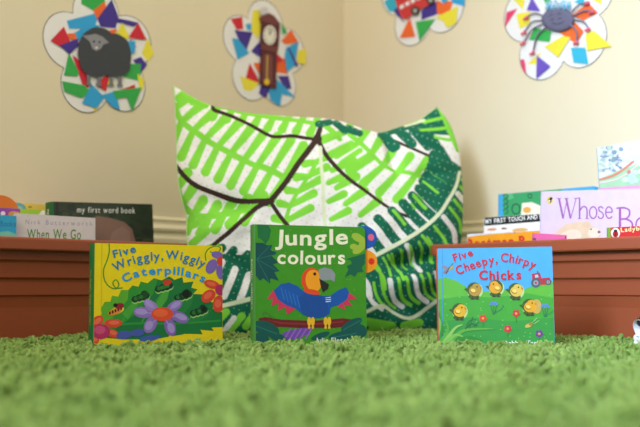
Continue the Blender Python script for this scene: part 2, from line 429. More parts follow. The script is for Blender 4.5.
def art_chicks(A):
    red = '#c41f2a'
    A.poly([(50, 178), (90, 168), (130, 180), (170, 206), (210, 222), (280, 214), (360, 214), (420, 192), (490, 180), (490, 420), (50, 420)], '#5db034')
    A.poly([(50, 250), (150, 235), (260, 240), (380, 225), (490, 245), (490, 420), (50, 420)], '#43a032')
    A.poly([(50, 330), (180, 310), (320, 325), (490, 310), (490, 420), (50, 420)], '#36953a')
    A.poly([(78, 60), (81, 60), (81, 410), (78, 410)], '#3a8fc0')
    rnd = random.Random(5)
    for _ in range(46): A.ell(rnd.uniform(85, 470), rnd.uniform(228, 390), 1.8, 1.8, '#8fcf62', n=6)
    # butterfly, tractor
    A.ell(90, 134, 13, 6, '#8a7f86', 35); A.ell(110, 136, 11, 6, '#a79a5c', -40); A.ell(92, 148, 10, 6, '#8a6f7e', -25); A.stroke([(92, 156), (104, 134)], 4, '#5a4a3e'); A.stroke([(104, 134), (118, 118)], 2, '#4a4a4a')
    A.poly([(398, 156), (426, 151), (432, 172), (460, 168), (469, 184), (464, 194), (400, 196)], '#b52a35'); A.poly([(408, 161), (419, 158), (422, 168), (410, 170)], '#9cc6e0')
    A.stroke([(418, 146), (420, 158)], 4, '#6a4a44')
    for cx, cy, r in ((412, 188, 17), (456, 185, 11)): A.ell(cx, cy, r, r, '#4d5560'); A.ell(cx, cy, r*.55, r*.55, '#8f979f'); A.ell(cx, cy, r*.25, r*.25, '#b52a35')
    # chicks in die-cut holes, the shadow inside painted as dark ovals
    for cx, cy, f, c in ((140, 286, 1, '#e0aa1d'), (194, 212, 1, '#b58e34'), (270, 203, -1, '#dd9c1f'), (341, 214, 1, '#dab650'), (390, 270, 1, '#e0a01c')):
        A.ell(cx+2, cy+4, 28, 28, '#b4d488'); A.ell(cx-1, cy, 26, 26, '#40581c'); A.ell(cx-2, cy+25, 20, 9, '#40581c'); A.poly([(cx-28, cy-6), (cx-38, cy-2), (cx-26, cy+8)], '#3c5718')
        if cx == 390: A.ell(cx+24, cy+2, 18, 26, '#c7a04c')
        A.ell(cx+2*f, cy+4, 22, 19, c); A.ell(cx+6*f, cy-9, 15, 13, c); A.ell(cx-6*f, cy+5, 11, 8, '#a8741a', 20); A.ell(cx-5*f, cy+3, 9, 6, '#efcc5e', 20)
        A.ell(cx+9*f, cy-10, 2.6, 2.8, '#1c1408'); A.poly([(cx+19*f, cy-11), (cx+28*f, cy-6), (cx+18*f, cy-4)], '#d86a1c')
        for k in (-7, 9): A.stroke([(cx+k, cy+24), (cx+k, cy+33)], 4, '#3b3a1a'); A.stroke([(cx+k-6, cy+34), (cx+k+7, cy+34)], 3.5, '#3b3a1a')
    for cx, cy, c in ((224, 314, '#d7402c'), (342, 297, '#c93038'), (312, 351, '#cf3040'), (424, 369, '#6a3a8c')):
        A.flower(cx, cy, 13, 5, c, '#e0a03a', .6, 12); A.stroke([(cx, cy+12), (cx+1, cy+30)], 2, '#2d7a2c')
    for cx, cy in ((262, 264), (445, 273)):
        for k in range(5): A.ell(cx-12+6*k, cy-(k % 2)*7, 4.5, 4, '#5f86c4')
        for k in (-1, 0, 1): A.stroke([(cx+k*3, cy+36), (cx+k*6, cy+20), (cx+k*11, cy+4)], 2.2, '#2c6e4a')
        A.stroke([(cx-2, cy+34), (cx+28, cy+16), (cx+34, cy+2)], 2.2, '#2c7a5a')
    A.ell(386, 340, 13, 7, '#c8b04c', -20); A.ell(394, 334, 7, 7, '#93803a'); A.stroke([(400, 330), (416, 312)], 2, '#a8d07c'); A.stroke([(404, 334), (424, 322)], 2, '#a8d07c')
    # grass clump and cricket
    for pts, c in (([(62, 402), (78, 350), (66, 290)], '#2f8a2e'), ([(70, 404), (100, 356), (88, 316)], '#57a93a'), ([(84, 404), (124, 350), (152, 336)], '#8fc05c'), ([(100, 406), (150, 360), (214, 352), (262, 352)], '#5fa83e'),
                   ([(90, 404), (130, 372), (178, 396)], '#78b84a'), ([(110, 406), (170, 380), (220, 392)], '#2f8a2e'), ([(60, 380), (72, 330), (58, 300)], '#6db045')):
        A.stroke(pts, 16, c, True)
    A.stroke([(160, 352), (182, 334), (204, 340)], 5, '#2a6a3a'); A.stroke([(176, 350), (188, 308)], 2.4, '#2a6a3a'); A.stroke([(164, 340), (178, 322), (200, 318)], 2.4, '#2a6a3a'); A.stroke([(190, 344), (210, 326)], 2.4, '#2a6a3a')
    A.text('Five', [(122, 112), (156, 102), (190, 90)], 38, red, .03, .12, jitter=.06)
    A.text('Cheepy,', [(134, 160), (180, 142), (230, 126), (276, 118)], 44, red, .02, .10, jitter=.06)
    A.text('Chirpy', [(286, 112), (330, 116), (370, 126), (406, 140)], 44, red, .02, .10, jitter=.06)
    A.text('Chicks', [(210, 176), (280, 177), (360, 174)], 46, red, .034, .13, jitter=.05)
    A.text('Debbie Tarbett', [(296, 409), (462, 408)], 22, '#f0f2e4', .012)

# ---- the three books on the rug
def tabs(root, w, h, t):
    for zc, c1, c2, nm in ((h - .017, '#1f55a8', '#e0607e', 'dot'), (h - .057, '#f0951f', '#d92a1c', 'flower')):
        r = .0195; mb = MB()
        pts = [(w/2 - .004, .004, zc - r)] + [(w/2 + r*1.2*math.cos(a), .004, zc + r*math.sin(a)) for a in (-PI/2 + PI*i/16 for i in range(17))] + [(w/2 - .004, .004, zc + r)]
        mb.prism(pts, (0, .003, 0), mat(c1, .4))
        if nm == 'dot': mb.add([(w/2+.0125+.0058*math.cos(a), .0039, zc+.0005+.0058*math.sin(a)) for a in (2*PI*i/20 for i in range(20))], [tuple(range(20))], mat(c2, .4))
        else: mb.add([(w/2+.0125+.0066*(1 if i % 2 else .72)*math.cos(a), .0039, zc+.0066*(1 if i % 2 else .72)*math.sin(a)) for i, a in ((i, 2*PI*i/20) for i in range(20))], [tuple(range(20))], mat(c2, .4))
        tag(mb.build('tab', root), 'blue tab with a pink dot' if nm == 'dot' else 'orange tab with a red flower')
ZBK = -.009
BOOKS_XY = []
def rug_book(pl, pr, ytop_l, **k):
    yl = at(*ytop_l, pl[1]).z
    k['group'] = 'books standing on the rug'
    BOOKS_XY.append((pl, pr, k['t'])); return book(pl=pl, pr=pr, z0=ZBK, h=yl - ZBK, **k)
rug_book(planp(94.5, 300, 1.360), planp(223, 300, 1.458), (94.5, 242.8), name='picture_book', label='yellow picture book with a purple flower and holed green leaf, standing on the rug',
     t=.028, cover='#e8cd12', spine='#1b7238', back='#1b7238', art=art_caterpillars, corners=(80, 229.2, 3.556), lean=.03, group=None,
     spine_art=lambda S: (S.text('Five Wriggly, Wiggly Caterpillars', [(26, 42), (78, 42)], 40, '#d9cf4a', .01)))
rug_book(planp(256, 300, 1.410), planp(366.8, 300, 1.480), (256, 224), name='board_book', label='green board book with a blue parrot and two index tabs, standing centre on the rug',
     t=.023, cover='#418f22', spine='#4a8a3a', back='#2f7d28', art=art_parrot, corners=(235, 210, 3.05), lean=.03, board=True, rr=.007, extra=tabs,
     spine_art=lambda S: (S.text('Jungle colours', [(28, 44), (70, 44)], 44, '#e5e2c0', .01)))
rug_book(planp(438.5, 300, 1.43), planp(554, 300, 1.385), (438.5, 248), name='picture_book', label='blue and green picture book with yellow chicks and red title, standing on the rug',
     t=.016, cover='#4aa3dc', spine='#c8502c', back='#4aa3dc', art=art_chicks, corners=(420, 230, 3.556), lean=.03, roll=-.008)

# ---- books in the left trough
ZIN = .027
def trough_book(side, pxl, Tl, pxr, Tr, top, **k):
    pl, pr = plant_(pxl, side, Tl), plant_(pxr, side, Tr)
    h = at(top[0], top[1], pl[1] if top[0] < (pxl+pxr)/2 else pr[1]).z - ZIN
    k['group'] = f'books in the {side} trough'
    return book(pl=pl, pr=pr, z0=ZIN, h=h, lean=k.pop('lean', .03), **k)
def art_word(A):       # corners in the photo's pixels
    rnd = random.Random(9)
    for i in range(70):
        A.ell(rnd.uniform(56, 160), rnd.uniform(200, 245), rnd.uniform(4, 9), rnd.uniform(2, 4), rnd.choice(['#35402f', '#2c3a2c', '#3f4a36', '#29342b']), rnd.uniform(-30, 30), 9)
    A.poly([(70, 250), (80, 222), (98, 216), (110, 218), (124, 222), (132, 229), (135, 240), (138, 262), (70, 262)], '#8a6a5c')
    A.poly([(104, 262), (112, 232), (122, 226), (130, 232), (131, 262)], '#97766a')
    A.poly([(56, 201), (58.5, 201), (58.5, 262), (56, 262)], '#2b2f2a')
    A.text('my first word book', [(77, 212.4), (135, 213.2)], 8.2, '#f1efe6', .010, .15)
trough_book('left', 59.5, 1.535, 158, 1.535, (59.5, 199), name='picture_book', roll=-.043, label='dark green photo book with white lettering and a brown animal, in the left trough', t=.030,
    cover='#333d30', spine='#1f6a3d', art=art_word, group=None,
    spine_art=lambda S: S.text('my first word book', [(6, 62), (40, 62)], 44, '#e8ead8', .02))
def art_seaside(A):
    A.text('Nick Butterworth', [(25.5, 224), (92, 226)], 6.6, '#9a8fb0', .0, .34)
    A.text('When We Go', [(27, 238.8), (81, 239.2)], 14, '#4f8a2c', .014, .12)
    A.ell(50, 262, 24, 8, '#c8b48e')
trough_book('left', 18, 1.492, 97, 1.492, (18, 213), name='picture_book', label='pale lilac book with thin grey author lettering and green title, front of the left trough', t=.009,
    cover='#d9d0cf', spine='#d2cbd0', art=art_seaside)
def art_blue(A):
    A.text('Books', [(.5, 226.5), (15.5, 226.5)], 8, '#2b6fb0', .01)
    A.poly([(-60, 233), (0, 232), (8, 231), (16, 234), (18, 262), (-60, 262)], '#7cc7b4')
trough_book('left', -48, 1.478, 18, 1.478, (18, 215.8), name='picture_book', label='bright cyan book with blue lettering, far left front of the left trough', t=.009,
    cover='#2fa6cf', spine='#2f8fb8', art=art_blue)
def dome(root, w, h, t):
    mb = MB(); cx = w*.02
    mb.prism([(cx - .034, .0002, h - .006)] + [(cx - .034*math.cos(a), .0002, h - .006 + .028*math.sin(a)) for a in (PI*i/20 for i in range(1, 20))] + [(cx + .034, .0002, h - .006)], (0, .0020, 0), mat('#e2762c', .45))
    tag(mb.build('shaped_top', root), 'round orange top')
def art_purple(A):
    A.poly([(21, 205), (60, 205), (60, 262), (24, 262)], '#a3cc3c')
    A.poly([(-60, 190), (20, 205), (22, 262), (-60, 262)], '#a04aa8')
    A.ell(16, 215, 8, 3.5, '#d8a05c', 10); A.ell(3, 213.5, 2.4, 2.4, '#efe6ea')
    A.poly([(39, 214), (43, 209.5), (47, 214), (47, 222), (38, 222)], '#ece6dc')
trough_book('left', -50, 1.511, 46.5, 1.511, (46, 210), extra=dome, name='picture_book', label='purple and lime green book with a round orange top, behind the cyan book', t=.009,
    cover='#a3cc3c', spine='#7a3a8a', art=art_purple)
def art_yellow(A):
    A.ell(17, 207.5, 9, 5, '#6fb0b8', 5); A.ell(17, 209, 6, 3, '#a9cfc6', 5)
    A.ell(30, 207, 2, 1.2, '#b89a3a'); A.ell(-24, 206, 8, 8, '#4a8f4a')
trough_book('left', -44, 1.585, 62, 1.585, (5, 198), name='picture_book', label='yellow book with an orange ball at the back of the left trough', t=.010,
    cover='#efcf5c', spine='#d9b83a', art=art_yellow)

# ---- books in the right trough
def serif(A, c):
    """thin-serifed lettering"""
    def bar(a, b, w): A.stroke([a, b], w, c)
    def ring(cx, cy, rx, ry, w):
        A.stroke([(cx+rx*math.cos(t), cy+ry*math.sin(t)) for t in (2*PI*i/14 for i in range(15))], w, c)
    # W
    bar((559, 198.5), (563.2, 218.6), 1.9); bar((567.2, 198.5), (563.2, 218.6), .8); bar((566.2, 198.5), (570.6, 218.6), 1.9); bar((576.2, 198.5), (570.6, 218.6), .8)
    for x in (559, 566.6, 576): bar((x-2.2, 198.4), (x+2.2, 198.4), .8)
    # h
    bar((579.6, 197.6), (579.6, 218.6), 1.5); A.stroke([(580, 210.5), (582.4, 207), (585.4, 207), (587, 210), (587, 218.6)], 1.4, c)
    for x in (579.6, 587): bar((x-1.8, 218.6), (x+1.8, 218.6), .8)
    bar((577.8, 198), (579.6, 197.8), .8)
    ring(593.2, 212.6, 3.6, 5.8, 1.3)
    A.stroke([(603.2, 208.6), (601.4, 206.8), (599, 207.6), (599.2, 210.6), (602.2, 212.8), (603.4, 215.8), (601.6, 218.4), (599, 217.8), (598.2, 216)], 1.3, c)
    A.stroke([(606, 212.2), (612, 212), (611.4, 208.4), (608.8, 206.8), (606.2, 209.2), (605.8, 213.6), (607.4, 217.6), (610, 218.2), (612.2, 216.4)], 1.3, c)
    # B o
    bar((620, 208), (620, 232), 2.4); A.stroke([(617, 208.2), (624, 207.8), (629, 210), (629.4, 215), (626, 218.6), (620, 219)], 1.7, c)
    A.stroke([(620, 219), (627, 219.4), (632, 223), (631.6, 229), (626, 232), (617, 232)], 1.8, c); bar((616, 208.2), (621, 208.2), 1)
    ring(641, 225, 5, 7, 1.6); ring(655, 225, 5, 7, 1.6)
def art_whose(A):
    A.ell(549.8, 200.4, 3.2, 3.9, '#e6c63a'); A.ell(550, 200.6, 1.6, 2.6, '#1d1a18', 15); A.ell(551.2, 198.4, 1.4, 1.3, '#1d1a18'); A.ell(549.4, 201.2, .8, 1.5, '#efe6da', 15)
    A.poly([(546, 246), (556, 232), (566, 224), (580, 221.5), (590, 224.5), (599, 230), (601, 236), (594, 242), (590, 256), (546, 256)], '#dcc09e')
    A.ell(586, 224.5, 4.2, 3.2, '#dcbb98'); A.ell(594, 233, 6, 5, '#e8d2b8'); A.ell(599, 232, 1.6, 1.3, '#7a5a5e'); A.ell(591, 229.4, .8, .8, '#4a3a38'); A.ell(570, 238, 12, 8, '#e8d0b4', -20)
    serif(A, '#9c549c')
trough_book('right', 536, 1.497, 664, 1.520, (536, 193.8), name='picture_book', roll=.04, label='large pale lilac book with purple serif title and a sleepy cream animal', t=.010,
    cover='#d8c3d4', spine='#cabdd4', art=art_whose)
def art_red(A):
    A.poly([(606, 226), (610.5, 226), (610.5, 262), (606, 262)], '#6aa63c')
    A.ell(615.5, 233, 4.6, 5, '#f0e8e2'); A.ell(615.5, 234, 2.9, 3.3, '#c01f24'); A.ell(615.5, 230.8, 1.8, 1.4, '#1c1616'); A.stroke([(615.5, 231), (615.5, 237)], .7, '#1c1616')
    for x, y in ((614.2, 233.4), (616.8, 233.4), (614.3, 235.6), (616.7, 235.6)): A.ell(x, y, .6, .7, '#1c1616', n=8)
    A.text('Ladybird', [(621, 232), (648, 229.6)], 6, '#f4e7a0', .02)
trough_book('right', 606, 1.478, 672, 1.478, (606, 227.5), name='picture_book', label='small red book with a ladybug emblem in front of the large lilac book', t=.008,
    cover='#cf2b2c', spine='#6aa63c', art=art_red)
trough_book('right', 524.5, 1.478, 556, 1.478, (524.5, 234.5), name='picture_book', label='slim pink book tilted at the trough edge above the chicks book', t=.006,
    cover='#e0649a', spine='#c84a84', roll=.10, art=lambda A: A.text('s', [(533, 241), (536, 241)], 6, '#3a2430', .03))
def art_postman(A):
    A.poly([(464, 236), (490, 232), (540, 229), (576, 226), (576, 262), (464, 262)], '#efa01e')
    A.poly([(464, 232), (480, 230), (500, 231), (520, 228), (540, 228), (540, 230.5), (490, 234), (464, 237)], '#dfe4ec')
    A.stroke([(513, 227), (514.6, 233)], 1.2, '#5a6a80')
    A.text('Postman P', [(467, 248.5), (525, 245)], 13, '#d0301f', .05, .10)
trough_book('right', 466, 1.519, 574, 1.519, (464, 234), name='picture_book', label='orange book with red lettering and pale sky, leftmost in the right trough', t=.012,
    cover='#b9cfe4', spine='#efe6d4', art=art_postman)
def art_touch(A):
    A.poly([(482, 217.6), (598, 208), (598, 217), (482, 226)], '#151312')
    A.text('MY FIRST TOUCH AND FEEL', [(485.5, 223.8), (549, 217.8)], 6.2, '#f2efe8', .022, .10)
    A.ell(492, 229.5, 5, 1.2, '#d9895a', -4); A.ell(504, 228.5, 3, 1, '#8a4a3a'); A.ell(520, 230, 8, 2, '#e0a860', -4)
trough_book('right', 482.5, 1.540, 580, 1.540, (482.5, 217.3), name='board_book', label='white board book with a black title band, behind the orange book', t=.012,
    cover='#efe6dc', spine='#e0d8cc', art=art_touch, board=True)
def art_green(A):
    A.poly([(503, 190), (560, 186), (566, 200), (556, 262), (503, 262)], '#38995e')
    A.poly([(506, 194), (512, 192.6), (514, 198), (508, 200)], '#57b074')
    for k in range(4): A.stroke([(503, 196+5*k), (506, 193.5+5*k), (508, 197+5*k), (505, 199+5*k)], 1.1, '#235a48')
    A.stroke([(516+4.0*math.cos(t), 209+5*math.sin(t)) for t in (2*PI*i/12 for i in range(13))], 1.2, '#1f4a38')
    A.stroke([(530+2*math.cos(t), 196+2*math.sin(t)) for t in (2*PI*i/8 for i in range(9))], .9, '#1f4a38')
    A.poly([(522, 203), (532, 202), (541, 206), (542, 226), (520, 226)], '#e6dcc8'); A.ell(527, 210, 4, 3, '#e0a04a')
trough_book('right', 497, 1.560, 594, 1.560, (497, 194), name='picture_book', label='blue and green book at the back, left behind the large lilac book', t=.013,
    cover='#3f9fcf', spine='#2f86b4', art=art_green)
def art_tall(A):
    rnd = random.Random(2)
    A.poly([(596, 180), (620, 170), (640, 163), (720, 158), (720, 196), (596, 196)], '#a4cfa2')
    for i in range(60): A.ell(rnd.uniform(600, 622), rnd.uniform(147, 172), rnd.uniform(1.2, 3), rnd.uniform(1, 2.4), rnd.choice(['#8a9ba8', '#a3b2ba', '#b8c4c8', '#7f93a0', '#b9c9b4']), 0, 8)
    for i in range(50): A.ell(rnd.uniform(622, 700), rnd.uniform(143, 182), rnd.uniform(2, 5), rnd.uniform(1.5, 3.4), rnd.choice(['#dfeef0', '#cfe4de', '#eef2f2', '#d4e4ec', '#e4d8e0']), 0, 8)
    A.stroke([(598, 180), (612, 176), (624, 169), (634, 161)], 2.2, '#d9826a'); A.stroke([(598, 183), (614, 180), (628, 173), (640, 163)], 1.6, '#e8cfc4')
    A.ell(632, 178, 4, 6, '#b9d8e6'); A.ell(629, 172, 2, 2, '#d07f7c')
    A.poly([(596, 188), (640, 185), (720, 178), (720, 262), (596, 262)], '#e09cbc')
trough_book('right', 606, 1.600, 716, 1.600, (606, 142.5), name='picture_book', label='tall pale blue and green picture book rising behind the large lilac book', t=.012,
    cover='#dce8ea', spine='#8fb4c8', art=art_tall, roll=-.06)

# ------------------------------------------------------------------ paper flowers on the walls
flower_paper = mat('#ebe7e2', .85, .02, 80., .15, 0, 'card')
ink = mat('#2c2a2a', .8, .05, 80., .2, 0, 'ink')
CC = dict(r='#d02436', o='#f0692a', y='#ecdc3c', g='#35a94c', c='#32a2d8', p='#43308c', k='#e03a66', v='#6a4fb4', t='#33b0cc')
class WallSheet:
    """a flower shaped card flat on a wall; drawn in the pixels of a photo crop (origin, scale)"""
    def __init__(s, side, org, sc, ctr, rot, R, label, sx=1.):
        s.side, s.org, s.sc = side, org, sc
        s.n = wall_out(side); s.D = (WL if side == 'left' else WR)*SQ
        s.c = s.p(*ctr, 0); s.k = 1
        s.h = Vector((0, 0, 1)); s.a = wall_dir(side) * (-1 if side == 'left' else 1)     # to the viewer's right
        s.root = empty('paper_flower', s.c); tag(s.root, label, 'wall decoration', 'nursery rhyme flower collages on the walls')
        d, r = R*.585, R*.42
        def rad(t):
            best = R*.5
            for i in range(5):
                D = t - math.radians(rot + 72*i); q = r*r - (d*math.sin(D))**2
                if q > 0 and math.cos(D) > 0: best = max(best, d*math.cos(D) + math.sqrt(q))
            return best
        N = 180; out = [s.c + s.a*(sx*rad(t)*math.cos(t)) + s.h*(rad(t)*math.sin(t)) for t in (2*PI*i/N for i in range(N))]
        inn = [s.c + (q - s.c)*(1 - .0018/(q - s.c).length) for q in out]
        mb = MB(); mb.prism([q - s.n*.0010 for q in out], s.n*.0006, flower_paper)
        e = s.n*.00105
        mb.add([q - e for q in out] + [q - e for q in inn], [(i, (i+1) % N, N+(i+1) % N, N+i) for i in range(N)], ink)
        s.sub(mb, 'flower_card', s.root)
    def p(s, x, y, off):
        return on_plane(s.org[0] + x/s.sc, s.org[1] + y/s.sc, s.n, s.D - off)
    def sub(s, mb, name, par):
        return mb.build(name, par, s.c)
    def scrap(s, pts, col):
        s.k += 1; gx, gy = sum(q[0] for q in pts)/len(pts), sum(q[1] for q in pts)/len(pts)
        pts = [(gx + 1.12*(x-gx), gy + 1.12*(y-gy)) for x, y in pts]; mb = MB(); z = .0011 + .00022*(s.k % 14)
        mb.prism([s.p(x, y, z) for x, y in pts], s.n*.0002, mat(CC[col], .6, .06, 100.))
        s.sub(mb, 'paper_scrap', s.root)
    def piece(s, name, pts, col, z, par, th=.0008):
        mb = MB(); mb.prism([s.p(x, y, z) for x, y in pts], s.n*th, mat(col, .75, .08, 80.))
        return s.sub(mb, name, par)
def ring(cx, cy, rx, ry, n=24): return [(cx + rx*math.cos(2*PI*i/n), cy + ry*math.sin(2*PI*i/n)) for i in range(n)]
def crinkle(pts, amp=4, n=3):
    out = []; L = len(pts)
    for i in range(L):
        a, b = Vector(pts[i]), Vector(pts[(i+1) % L]); d = (b-a); q = Vector((d.y, -d.x)).normalized()
        for k in range(n): out.append(tuple(a + d*(k/n) + q*(amp*math.sin(PI*k/n))))
    return out

S = WallSheet('left', (30, 0), 3.562, (252, 190), 99, .145, 'paper flower collage with a black sheep cutout, left end of the left wall', .95)
for pts, c in (([(187, -40), (270, -40), (262, 6), (235, 38), (188, 12)], 'g'), ([(137, 75), (240, 48), (225, 100), (145, 100)], 'c'), ([(160, 118), (215, 85), (245, 95), (170, 142)], 'c'), ([(228, 38), (265, 8), (272, 45), (240, 64)], 'o'),
    ([(245, 66), (290, 5), (312, 60), (302, 96), (255, 92)], 'p'), ([(296, 30), (318, 66), (350, 72), (382, 80), (366, 92), (312, 78)], 'p'), ([(78, 145), (120, 100), (142, 150), (122, 172)], 'r'), ([(110, 162), (168, 140), (170, 162), (142, 190)], 'p'),
    ([(135, 120), (160, 120), (166, 140), (142, 138)], 'o'), ([(308, 122), (330, 85), (352, 132), (320, 146)], 'y'), ([(355, 132), (385, 86), (412, 140), (378, 136)], 'r'), ([(328, 150), (373, 148), (372, 186), (345, 196)], 'c'),
    ([(350, 165), (360, 140), (378, 168)], 'r'), ([(400, 188), (420, 140), (439, 190), (420, 216)], 'y'), ([(370, 215), (395, 205), (415, 230), (395, 256)], 'p'), ([(340, 230), (392, 230), (390, 286), (336, 272)], 'g'), ([(384, 265), (406, 285), (400, 322), (390, 312)], 'y'),
    ([(155, 203), (200, 236), (206, 306), (190, 306)], 'r'), ([(124, 266), (140, 194), (172, 256), (166, 270)], 'g'), ([(120, 292), (190, 305), (216, 330), (180, 346), (128, 326)], 'g'), ([(190, 366), (220, 305), (262, 346), (236, 382)], 'c'),
    ([(262, 340), (304, 328), (318, 388), (290, 376)], 'c'), ([(300, 326), (392, 315), (362, 392), (345, 346), (310, 352)], 'g'), ([(236, 300), (282, 262), (270, 322)], 'r'), ([(285, 264), (302, 302), (278, 302)], 'y'), ([(270, 112), (308, 104), (296, 132)], 'o'),
    ([(330, 318), (372, 302), (374, 318)], 'r'), ([(225, 384), (242, 380), (232, 398)], 'y'), ([(262, -30), (300, -45), (290, -5)], 'y'), ([(200, -60), (250, -70), (240, -45)], 'r')): S.scrap(pts, c)
shp = S.piece('sheep_cutout', crinkle([(174, 168), (184, 136), (212, 106), (250, 98), (292, 120), (330, 130), (354, 162), (358, 230), (344, 262), (308, 272), (268, 266), (230, 272), (194, 256), (178, 216)], 5), '#424449', .0062, S.root, .0014)
S.piece('head', [(186, 126), (204, 126), (234, 120), (258, 130), (282, 152), (262, 158), (252, 174), (236, 182), (222, 174), (214, 150)], '#8d8b90', .0072, shp)
S.piece('eye', ring(228, 148, 4, 4, 10), '#2a2a2c', .0074, shp, .0003); S.piece('eye', ring(248, 150, 4, 4, 10), '#2a2a2c', .0074, shp, .0003); S.piece('nose', ring(237, 170, 6, 4, 10), '#d8d2d0', .0074, shp, .0003)
for x, y in ((210, 262), (246, 266), (290, 266), (321, 268)): S.piece('leg', [(x-7, y-8), (x+7, y-8), (x+6, y+30), (x+11, y+42), (x-11, y+40), (x-6, y+28)], '#77757b', .0058, shp)

S = WallSheet('left', (210, 0), 3.709, (204, 203), 90, .142, 'paper flower collage with a brown longcase clock cutout, on the left wall near the corner')
for pts, c in (([(80, 72), (118, 65), (122, 106), (100, 108)], 'r'), ([(134, 90), (152, 88), (152, 112), (138, 108)], 'c'), ([(160, 45), (186, 40), (188, 110), (175, 138), (155, 110)], 'y'), ([(95, 115), (155, 122), (130, 196)], 'p'),
    ([(85, 145), (105, 148), (142, 195), (104, 216)], 'c'), ([(155, 190), (182, 158), (192, 212)], 'p'), ([(266, 84), (286, 120), (270, 126)], 'g'), ([(268, 152), (300, 114), (326, 156), (285, 162)], 'o'), ([(284, 182), (325, 160), (312, 240), (286, 262), (280, 205)], 'c'),
    ([(288, 178), (296, 182), (326, 240), (318, 244)], 'p'), ([(328, 190), (355, 184), (353, 236), (326, 230)], 'y'), ([(242, 194), (270, 220), (250, 232)], 'r'), ([(248, 230), (286, 214), (286, 272), (248, 266)], 'o'), ([(132, 300), (148, 238), (182, 302)], 'r'),
    ([(115, 285), (180, 310), (152, 336), (128, 330)], 'y'), ([(254, 284), (290, 284), (300, 326), (280, 330)], 'p'), ([(222, 342), (250, 300), (312, 362), (266, 350), (260, 390), (228, 370)], 'c'), ([(184, 346), (190, 320), (226, 320), (206, 362)], 'p'), ([(163, 235), (186, 235), (182, 272)], 'o')): S.scrap(pts, c)
ck = S.piece('clock_cutout', [(190, 92), (186, 70), (200, 56), (218, 50), (236, 58), (256, 82), (260, 98), (254, 176), (248, 190), (246, 330), (184, 314), (190, 180), (186, 164)], '#5c2b2e', .0062, S.root, .0014)
S.piece('cornice', [(182, 68), (200, 54), (218, 48), (238, 58), (260, 86), (260, 98), (188, 76)], '#74403c', .0070, ck)
S.piece('dial', ring(222, 130, 24, 36), '#e9e4d4', .0070, ck)
for i in range(12):
    a = 2*PI*i/12; S.piece('hour_mark', ring(222 + 18*math.sin(a), 130 - 28*math.cos(a), 2, 3, 8), '#2c2624', .0072, ck, .0002)
S.piece('hand', [(220, 131), (223, 128), (234, 110), (232, 108)], '#2c2624', .0073, ck, .0002); S.piece('hand', [(220, 130), (224, 130), (222, 104), (220, 104)], '#2c2624', .0073, ck, .0002)
S.piece('waist_door', [(198, 208), (206, 200), (214, 198), (224, 202), (232, 212), (230, 312), (196, 304)], '#7c4644', .0070, ck)
S.piece('moulding', [(188, 164), (254, 176), (250, 196), (190, 182)], '#74403c', .0072, ck)
pd = S.piece('pendulum', [(211, 206), (215, 206), (213, 300), (209, 300)], '#d8b43c', .0074, ck, .0003); S.piece('pendulum_bob', ring(211, 304, 10, 12), '#e4bc2e', .0076, ck, .0004)
S.piece('mouse', crinkle([(184, 48), (190, 30), (204, 26), (216, 34), (214, 48), (198, 56)], 2), '#cfcac8', .0070, ck)

S = WallSheet('right', (370, 0), 5.818, (320, -56), 98, .147, 'paper flower collage with a red bus cutout, on the right wall near the corner')
for pts, c in (([(86, 15), (120, -20), (150, 0), (158, 55), (115, 66)], 't'), ([(138, 66), (160, 48), (180, 100), (202, 132), (160, 92)], 'p'), ([(305, 60), (350, 30), (395, 10), (396, 76), (304, 110)], 'p'), ([(390, 5), (410, 10), (425, 25), (440, 8), (476, 8), (455, 86), (394, 76)], 'o'),
    ([(470, -30), (545, -30), (548, 32), (480, 14)], 'c'), ([(388, 102), (505, 44), (496, 132), (450, 158), (428, 122)], 'y'), ([(178, 216), (230, 108), (258, 210)], 'o'), ([(270, 130), (372, 114), (290, 230)], 'g'),
    ([(410, -20), (440, -40), (450, 0), (425, 20)], 'c'), ([(100, -120), (150, -150), (160, -90)], 'g'), ([(280, -260), (340, -300), (350, -220)], 'r'), ([(440, -160), (510, -140), (470, -90)], 'y')): S.scrap(pts, c)
bus = S.piece('bus_cutout', [(96, -190), (340, -232), (372, -10), (374, 16), (300, 48), (206, 112), (184, 104), (158, 40)], '#cf3a38', .0062, S.root, .0014)
for (x, y) in ((182, 42), (214, 24), (246, 8), (280, -8), (312, -24)): S.piece('window', [(x-10, y-8), (x+12, y-18), (x+16, y+2), (x-6, y+13)], '#e9e4e4', .0070, bus)
for (x, y) in ((140, -110), (185, -120), (230, -130), (275, -140)): S.piece('window', [(x-14, y-16), (x+18, y-22), (x+22, y+12), (x-10, y+18)], '#e9e4e4', .0070, bus)
for (x, y) in ((262, 62), (352, 0)):
    w = S.piece('wheel', ring(x, y, 24, 26), '#33302f', .0076, bus); S.piece('hub', ring(x, y, 12, 13), '#a8a29c', .0079, bus, .0003)

